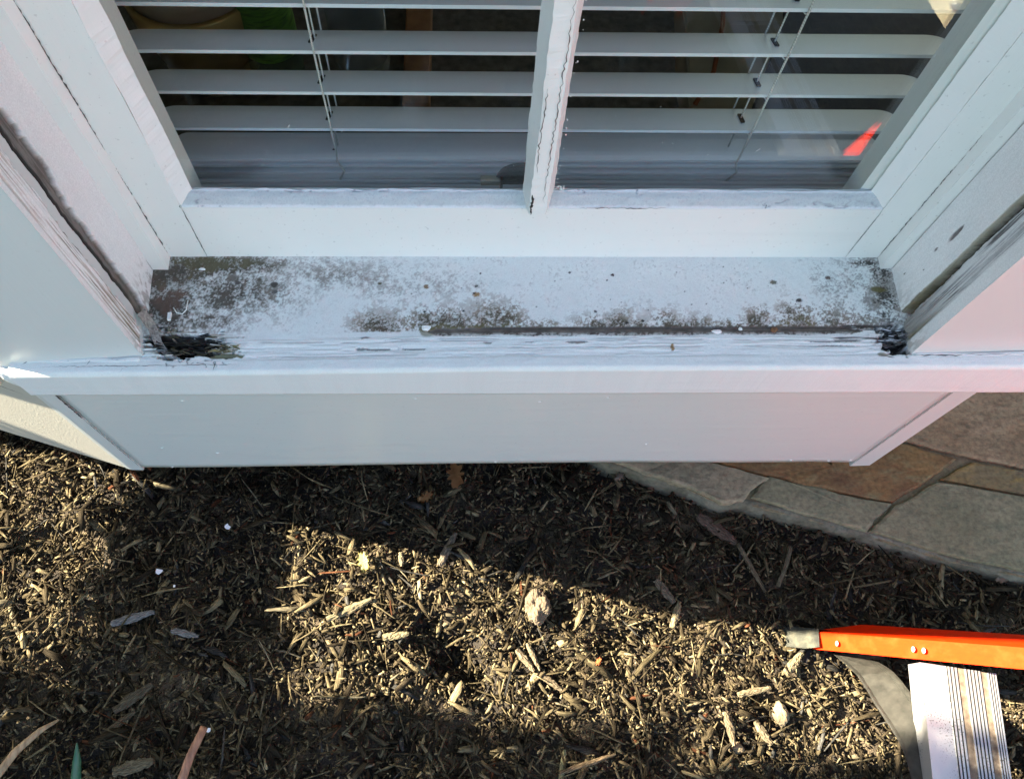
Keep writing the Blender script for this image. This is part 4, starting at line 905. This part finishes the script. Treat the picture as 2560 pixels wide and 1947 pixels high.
# larger single pieces of bark and sticks one can tell apart
def barkpiece(x0, y0, x1, y1, w, t, tone, label, seed, name='bark_chip'):
    q = random.Random(seed); a = Vector((x0, y0, 0)); b = Vector((x1, y1, 0)); d = b - a; n = 14; s = Vector((-d.y, d.x, 0)).normalized(); bm = bmesh.new(); R = []
    zb = max(hz(x0, y0), hz(x1, y1), hz((x0 + x1) / 2, (y0 + y1) / 2)) + .010
    for i in range(n + 1):
        u = i / n; c = a + d * u + s * (q.uniform(-1, 1) * w * .06); ww = w * (.35 + .65 * math.sin(math.pi * min(1, max(.08, u * .8 + .15)))) * q.uniform(.85, 1.1); row = []
        for k in range(8):
            v_ = -1 + 2 * k / 7; row.append(bm.verts.new(c + s * (v_ * ww / 2) + Vector((0, 0, zb + t * (1 - v_ * v_ * .5) * q.uniform(.75, 1.1)))))
        row.append(bm.verts.new(c + s * ww / 2 * .9 + Vector((0, 0, zb - t * .3)))); row.append(bm.verts.new(c - s * ww / 2 * .9 + Vector((0, 0, zb - t * .3)))); R.append(row)
    for r0, r1 in zip(R[:-1], R[1:]):
        for k in range(10): bm.faces.new((r0[k], r0[(k + 1) % 10], r1[(k + 1) % 10], r1[k]))
    bm.faces.new(R[0][::-1]); bm.faces.new(R[-1]); bmesh.ops.recalc_face_normals(bm, faces=bm.faces[:])
    me = bpy.data.meshes.new(name); bm.to_mesh(me); bm.free()
    co = np.zeros(len(me.vertices) * 3); me.vertices.foreach_get('co', co); co = co.reshape(-1, 3); dn = np.array(d.normalized()); sn = np.array(s)
    g = np.stack([co @ dn, co @ sn, np.full(len(co), seed * 3.)], 1); me.attributes.new('gc', 'FLOAT_VECTOR', 'POINT').data.foreach_set('vector', g.astype(np.float32).ravel())
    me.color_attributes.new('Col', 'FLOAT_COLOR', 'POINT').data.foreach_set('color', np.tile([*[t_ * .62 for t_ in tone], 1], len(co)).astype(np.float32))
    o = link(name, me, M_MULCH); return tag(o, label, 'wood chip', 'large wood chips in the mulch')
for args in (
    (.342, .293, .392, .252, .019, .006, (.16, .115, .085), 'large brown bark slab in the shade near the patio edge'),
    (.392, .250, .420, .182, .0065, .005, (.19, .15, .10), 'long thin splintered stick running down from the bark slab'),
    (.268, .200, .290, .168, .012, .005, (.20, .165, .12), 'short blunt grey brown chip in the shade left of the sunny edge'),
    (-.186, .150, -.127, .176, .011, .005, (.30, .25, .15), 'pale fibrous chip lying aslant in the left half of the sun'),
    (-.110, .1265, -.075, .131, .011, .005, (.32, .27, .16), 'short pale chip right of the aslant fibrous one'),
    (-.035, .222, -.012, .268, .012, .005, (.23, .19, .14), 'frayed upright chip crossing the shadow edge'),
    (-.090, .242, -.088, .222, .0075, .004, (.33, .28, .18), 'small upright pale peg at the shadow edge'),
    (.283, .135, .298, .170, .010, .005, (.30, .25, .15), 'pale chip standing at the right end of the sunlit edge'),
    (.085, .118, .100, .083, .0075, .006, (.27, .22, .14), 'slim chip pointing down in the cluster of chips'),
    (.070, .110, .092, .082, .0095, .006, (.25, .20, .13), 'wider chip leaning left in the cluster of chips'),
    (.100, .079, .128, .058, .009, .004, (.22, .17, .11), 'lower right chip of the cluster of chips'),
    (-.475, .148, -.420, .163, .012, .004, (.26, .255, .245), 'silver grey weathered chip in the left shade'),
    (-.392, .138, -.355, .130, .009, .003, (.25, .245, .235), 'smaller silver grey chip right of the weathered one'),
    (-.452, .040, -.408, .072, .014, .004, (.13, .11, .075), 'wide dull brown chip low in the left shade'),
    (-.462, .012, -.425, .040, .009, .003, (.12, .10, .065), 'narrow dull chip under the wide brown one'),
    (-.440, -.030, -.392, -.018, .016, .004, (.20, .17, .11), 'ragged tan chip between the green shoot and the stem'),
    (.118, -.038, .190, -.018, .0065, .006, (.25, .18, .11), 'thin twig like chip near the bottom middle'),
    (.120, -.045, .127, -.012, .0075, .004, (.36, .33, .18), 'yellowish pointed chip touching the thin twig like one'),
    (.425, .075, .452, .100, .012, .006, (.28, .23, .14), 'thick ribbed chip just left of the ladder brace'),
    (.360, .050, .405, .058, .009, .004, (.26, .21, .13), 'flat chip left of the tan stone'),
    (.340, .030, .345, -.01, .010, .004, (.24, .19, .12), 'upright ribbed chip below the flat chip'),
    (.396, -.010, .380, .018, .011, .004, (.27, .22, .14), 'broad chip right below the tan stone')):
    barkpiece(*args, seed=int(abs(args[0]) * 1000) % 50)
#==================================================================== STEPLADDER
M_ORANGE = newmat('orange fibreglass', (.85, .016, .001), .55, spec=.06)
_f = noise_tex(M_ORANGE, 1, (300, 300, 12), 4); _f2 = noise_tex(M_ORANGE, 60, detail=5)
lk(M_ORANGE, mixc(M_ORANGE, ramp(M_ORANGE, _f2, [(.5, (0, 0, 0)), (.72, (.8, .8, .8))]), mixc(M_ORANGE, _f, (.90, .032, .001), (.78, .023, .001)), (.62, .045, .006)), pb(M_ORANGE).inputs['Base Color'])
lk(M_ORANGE, bump(M_ORANGE, _f, .15, .0006), pb(M_ORANGE).inputs['Normal'])
M_ALU = newmat('mill aluminium', (.80, .80, .79), .34, .75)
_f = noise_tex(M_ALU, 1, (40, 900, 40), 3); lk(M_ALU, bump(M_ALU, _f, .1, .0004), pb(M_ALU).inputs['Normal'])
_d = noise_tex(M_ALU, 520, detail=3); _d2 = noise_tex(M_ALU, 30, detail=3)
_mul = nd(M_ALU, 'ShaderNodeMath', operation='MULTIPLY'); lk(M_ALU, ramp(M_ALU, _d, [(.57, (0, 0, 0)), (.63, (1, 1, 1))]), _mul.inputs[0]); lk(M_ALU, ramp(M_ALU, _d2, [(.42, (0, 0, 0)), (.62, (1, 1, 1))]), _mul.inputs[1])
lk(M_ALU, mixc(M_ALU, _mul.outputs[0], (.66, .66, .65), (.06, .055, .045)), pb(M_ALU).inputs['Base Color'])
lk(M_ALU, ramp(M_ALU, _mul.outputs[0], [(0, (.75,) * 3), (1, (0,) * 3)]), pb(M_ALU).inputs['Metallic'])
M_GRIP = simple_noise_mat('worn dusty tread', [(.3, (.09, .06, .04)), (.6, (.19, .145, .10)), (.75, (.30, .26, .21))], 120, .8)
M_GROOVE = newmat('dark groove', (.06, .055, .05), .8)  # dark colour for the tread grooves
M_GALV = simple_noise_mat('dull grey plate', [(.3, (.050, .050, .042)), (.7, (.105, .10, .085))], 90, .55, .2, .001, metal=.15)
M_RUB = simple_noise_mat('dusty grey rubber foot', [(.35, (.04, .042, .034)), (.55, (.085, .085, .065)), (.75, (.22, .20, .13))], 70, .8, .4, .0015)
M_FOOTSHADE = newmat('dark foot shade', (.02, .02, .022), .6)
M_RIVET = newmat('bright rivet', (.85, .85, .85), .3, .8)
lad = thing('stepladder', 'orange and aluminium stepladder slanting up to the right from its grey foot in the mulch', 'ladder', (.43, .13, 0))
AX = Vector((.988, -.153, 0)); AY = Vector((-.153, -.988, 0)); AXR = Vector((.9945, .105, 0)); AYR = Vector((.105, -.9945, 0))
def base(z): return Vector((.445 + .62 * z, .1300 - .212 * min(z, .6) - .05 * max(0, z - .6), z))
def LT(lx, ly, z): return base(z) + AX * lx + AY * ly
def lhex(name, x0, x1, y0, y1, z0, z1, mat, parent, bev=.0006, x2=None):
    """box in ladder space, following the rail's lean"""
    bm = bmesh.new(); vb = [bm.verts.new(LT(*p, z0)) for p in ((x0, y0), (x1, y0), (x1, y1), (x0, y1))]; vt = [bm.verts.new(LT(*p, z1)) for p in ((x0, y0), (x1, y0), (x1, y1), (x0, y1))]
    bm.faces.new(vb); bm.faces.new(vt)
    for i in range(4): j = (i + 1) % 4; bm.faces.new((vb[i], vb[j], vt[j], vt[i]))
    bmesh.ops.recalc_face_normals(bm, faces=bm.faces[:])
    if bev: bmesh.ops.bevel(bm, geom=bm.edges[:], offset=bev, segments=2, affect='EDGES')
    return from_bm(name, bm, mat, parent)
def channel(name, side, z0, z1, off=0, lean=0, y0=0):
    """C channel rail; side=1 near the wall, -1 far; lean tilts the rear pair"""
    o = 0 if side > 0 else .62
    s = 1 if side > 0 else -1
    pr = [(0, 0), (.075, 0), (.075, .0225 * s), (.072, .0225 * s), (.072, .003 * s), (.003, .003 * s), (.003, .0225 * s), (0, .0225 * s)]
    bm = bmesh.new(); R = []
    for z in np.linspace(z0, z1, 30): R.append([bm.verts.new(base(z) + AY * o + AXR * a + AYR * b) for a, b in pr])
    for r0, r1 in zip(R[:-1], R[1:]):
        for i in range(8): bm.faces.new((r0[i], r0[(i + 1) % 8], r1[(i + 1) % 8], r1[i]))
    bm.faces.new(R[0]); bm.faces.new(R[-1])
    return from_bm(name, bm, M_ORANGE, lad)
def dome(name, p, nrm, r, parent, mat=None):
    bm = bmesh.new(); bmesh.ops.create_uvsphere(bm, u_segments=16, v_segments=8, radius=r); n = Vector(nrm).normalized(); q = n.to_track_quat('Z', 'Y')
    for v in bm.verts: c = v.co.copy(); c.z *= .45; v.co = q @ c + Vector(p)
    return from_bm(name, bm, mat or M_RIVET, parent, True)
for side in (1, -1):
    rail = channel('rail', side, .02, 1.6); yy = (lambda v: v) if side > 0 else (lambda v: .62 - v)
    for z, v in ((.0545, .0125), (.135, .0115), (.145, .0120), (.445, .0120), (.455, .0120)): dome('rivet', LT(-.0005, yy(v), z), -AX, .0036, rail)
    # moulded foot wrapped round the rail
    bm = bmesh.new(); R = []
    for z, b in ((-.018, 0), (-.010, .001), (.005, .001), (.020, .0005), (.0365, 0)):
        dpt = .0225
        R.append([bm.verts.new(LT(a, yy(c), z)) for a, c in ((-.0035, -.004), (.080, -.004), (.080, dpt + .001), (-.0035, dpt - .0035 * (z > .03)))])
    for r0, r1 in zip(R[:-1], R[1:]):
        for i in range(4):
            if i == 2: continue
            bm.faces.new((r0[i], r0[(i + 1) % 4], r1[(i + 1) % 4], r1[i]))
    bm.faces.new(R[0]); bmesh.ops.solidify(bm, geom=bm.faces[:], thickness=.0022)
    ft = from_bm('foot', bm, M_RUB, lad)
    lhex('foot_shade_plate', .002, .098, yy(-.007), yy(.0400), -.024, -.016, M_FOOTSHADE, ft, .0015)  # dark plate standing in for the shade inside the foot opening
def tread(zt, n):
    Wd = .085; X0 = -.012; prof = []; cols = []
    def seg(a, b, h, m): prof.append((X0 + a * Wd, X0 + b * Wd, h, m))
    seg(0, .335, 0, 0); p = .335
    for g in (.345, .390, .440): seg(p, g - .010, .0008, 0); seg(g - .010, g + .010, -.0016, 1); p = g + .010
    seg(p, .475, .0008, 0); seg(.475, .585, -.0004, 2); p = .585
    for g in (.612, .658, .706, .752): seg(p, g - .010, .0008, 0); seg(g - .010, g + .010, -.0016, 1); p = g + .010
    seg(p, .785, .0008, 0); seg(.785, .885, -.0004, 2); p = .885
    for g in (.905, .938, .970): seg(p, g - .008, .0008, 0); seg(g - .008, g + .008, -.0016, 1); p = g + .008
    seg(p, 1.0, .0004, 0)
    bm = bmesh.new(); ya, yb = .0260, .617; pts = []; mi = []
    pts.append((X0, -.026)); mi.append(0)
    for a, b, h, m in prof:
        pts.append((a, h)); mi.append(m); pts.append((b, h)); mi.append(0 if m != 1 else 1)
    pts.append((X0 + Wd, -.026)); mi.append(0)
    ny = 12; R = []
    for k in range(ny + 1):
        y = ya + (yb - ya) * k / ny; R.append([bm.verts.new(LT(px_, y, zt) + Vector((0, 0, h))) for px_, h in pts])
    for r0, r1 in zip(R[:-1], R[1:]):
        for i in range(len(pts) - 1): f = bm.faces.new((r0[i], r0[i + 1], r1[i + 1], r1[i])); f.material_index = mi[i]
    for i in range(len(R[0]) - 1): pass
    bmesh.ops.solidify(bm, geom=[], thickness=0) if False else None
    return from_bm('step', bm, [M_ALU, M_GROOVE, M_GRIP], lad)
for i, zt in enumerate((.150, .450, .750, 1.050)): tread(zt, i)
# diagonal gusset plates between rails and the steps
def gusset(pts, parent, flip=False, name='brace'):
    """flat plate with rolled edges between two curved outlines"""
    bm = bmesh.new(); R = []
    for a, b in pts:
        a = Vector(a); b = Vector(b); nrm = Vector((-1, 0, .5)).normalized(); row = []
        for k, t in enumerate((0, .02, .06, .10, .5, .82, .86, .95, 1)):
            h = (.0016, .0022, .0022, 0, 0, 0, .0020, .0020, .0008)[k]; row.append(bm.verts.new(a.lerp(b, t) + nrm * h))
        R.append(row)
    for r0, r1 in zip(R[:-1], R[1:]):
        for i in range(8): bm.faces.new((r0[i], r0[i + 1], r1[i + 1], r1[i]))
    bmesh.ops.solidify(bm, geom=bm.faces[:], thickness=.0012)
    o = from_bm(name, bm, M_GALV, parent)
    return o
GL = [(.1000, .008), (.0938, .0185), (.0800, .0440), (.0676, .0632), (.0500, .0790), (.0319, .0921), (.0110, .1110), (-.0079, .1265), (-.0220, .1330), (-.050, .1350), (-.075, .1355)]
GR = [(.0900, .030), (.0851, .0470), (.0770, .0650), (.0688, .0792), (.0610, .0880), (.0546, .0940), (.0400, .1080), (.0255, .1205), (.0180, .1240), (-.030, .1260), (-.075, .1265)]
br = gusset([((.4900, a, za), (.4900 + .036, a + (b - a) * 1.22, za + (zb_ - za) * 1.22)) for (a, za), (b, zb_) in zip(GL, GR)], lad)
dxy = base(.45) - base(.15)
gusset([((.4900 + dxy.x, a + dxy.y, za + dxy.z), (.5200 + dxy.x, b + dxy.y, zb_ + dxy.z)) for (a, za), (b, zb_) in zip(GL, GR)], lad)
def spreader():
    k = lambda x, z, o=0: (x - .5 * o, .012 + .6 * (x - .60) + o, z)
    out = [(.5552, .4456), (.5744, .4267), (.5921, .4115), (.6264, .3854), (.6368, .3565), (.6385, .3600), (.6363, .3771), (.6392, .4175), (.6222, .4317), (.5881, .4620)]
    bm = bmesh.new(); A = [bm.verts.new(k(x, z)) for x, z in out]; B = [bm.verts.new(k(x, z, -.002)) for x, z in out]; n = len(out)
    bm.faces.new(A); bm.faces.new(B[::-1])
    for i in range(n): bm.faces.new((A[i], A[(i + 1) % n], B[(i + 1) % n], B[i]))
    bmesh.ops.bevel(bm, geom=bm.edges[:], offset=.0008, segments=2, affect='EDGES')
    o = from_bm('spreader_bracket', bm, newmat('bright worn plate', (.86, .78, .56), .45, 0), lad)
    dome('bolt', k(.6214, .4160, .0005), (-.5, .86, 0), .0062, o)
    tube('spreader_bar', [k(.585, .455, .003), (.66, .06, .60), tuple(base(.62) + AX * .03)], .005, M_ALU, o)
spreader()
box_top = lhex('top_cap', -.03, .20, -.02, .64, 1.60, 1.66, M_ORANGE, lad, .008)
for side in (1, -1):
    r = bmesh.new(); o = .0 if side > 0 else .62; s = 1 if side > 0 else -1; R = []
    for t in np.linspace(0, 1, 12):
        z = 1.6 * (1 - t); lx = .10 + 1.35 * t
        R.append([r.verts.new(LT(lx + a, o + b * s, z)) for a, b in ((0, 0), (.055, 0), (.055, .02), (0, .02))])
    for r0, r1 in zip(R[:-1], R[1:]):
        for i in range(4): r.faces.new((r0[i], r0[(i + 1) % 4], r1[(i + 1) % 4], r1[i]))
    r.faces.new(R[0]); r.faces.new(R[-1]); from_bm('rear_rail', r, M_ORANGE, lad)

#==================================================================== UNSEEN SHRUB ADDED LEFT OF THE BED (shaped to cast the leafy shade)
shr = thing('shade_shrub', 'unseen leafy shrub added left of the mulch bed to cast shade across it', 'shrub', (-1.65, -.25, 0))
M_LEAFG = simple_noise_mat('evergreen leaf', [(.3, (.02, .05, .012)), (.7, (.06, .11, .03))], 30, .5)
r = np.random.default_rng(5); nL = 30000
zc = r.uniform(.03, 1.85, nL); edge = np.interp(zc, [0, .3, .6, 1.1, 1.5, 1.9], [.30, .322, .318, .374, .478, .46]) + (fbm(zc * 6, zc * 0, 801, 3) - .5) * .04
yc = r.uniform(-1.0, 1, nL) ; yc = edge - np.abs(r.random(nL)) * (edge + 1.0); xc = r.normal(-1.65, .13, nL)
nA = 3200; za = np.clip(r.normal(.716, .028, nA), .660, .775); ya_ = r.uniform(.25, .580, nA); xa_ = r.normal(-1.61, .018, nA)  # side arm of leaves placed to throw the dark band on the mulch
xc = np.r_[xc, xa_]; yc = np.r_[yc, ya_]; zc = np.r_[zc, za]; nL = len(xc)
c = np.stack([xc, yc, zc], 1); a = r.normal(size=(nL, 3)); a /= np.linalg.norm(a, axis=1)[:, None]; b = np.cross(a, r.normal(size=(nL, 3))); b /= np.linalg.norm(b, axis=1)[:, None]
Ls = r.uniform(.018, .032, nL)[:, None]; Ws = Ls * .45
V = np.stack([c - a * Ls, c - b * Ws, c + a * Ls, c + b * Ws], 1).reshape(-1, 3)
me = bpy.data.meshes.new('foliage'); me.from_pydata(V.tolist(), [], np.arange(nL * 4).reshape(-1, 4).tolist()); me.update()
fo = link('foliage', me, M_LEAFG, shr)
tube('trunk', [(-1.66, -.3, -.05), (-1.65, -.28, .5), (-1.62, -.22, 1.1), (-1.64, -.2, 1.6)], .03, M_STICK, shr)
for q in ((-1.6, .3, .72), (-1.65, .2, 1.2), (-1.7, -.8, .9), (-1.6, -.7, 1.4), (-1.62, .52, .71)): tube('branch', [(-1.65, -.27, .35), (-1.64, -.1 if q[1] > 0 else -.4, .55), q], .010, M_STICK, shr)
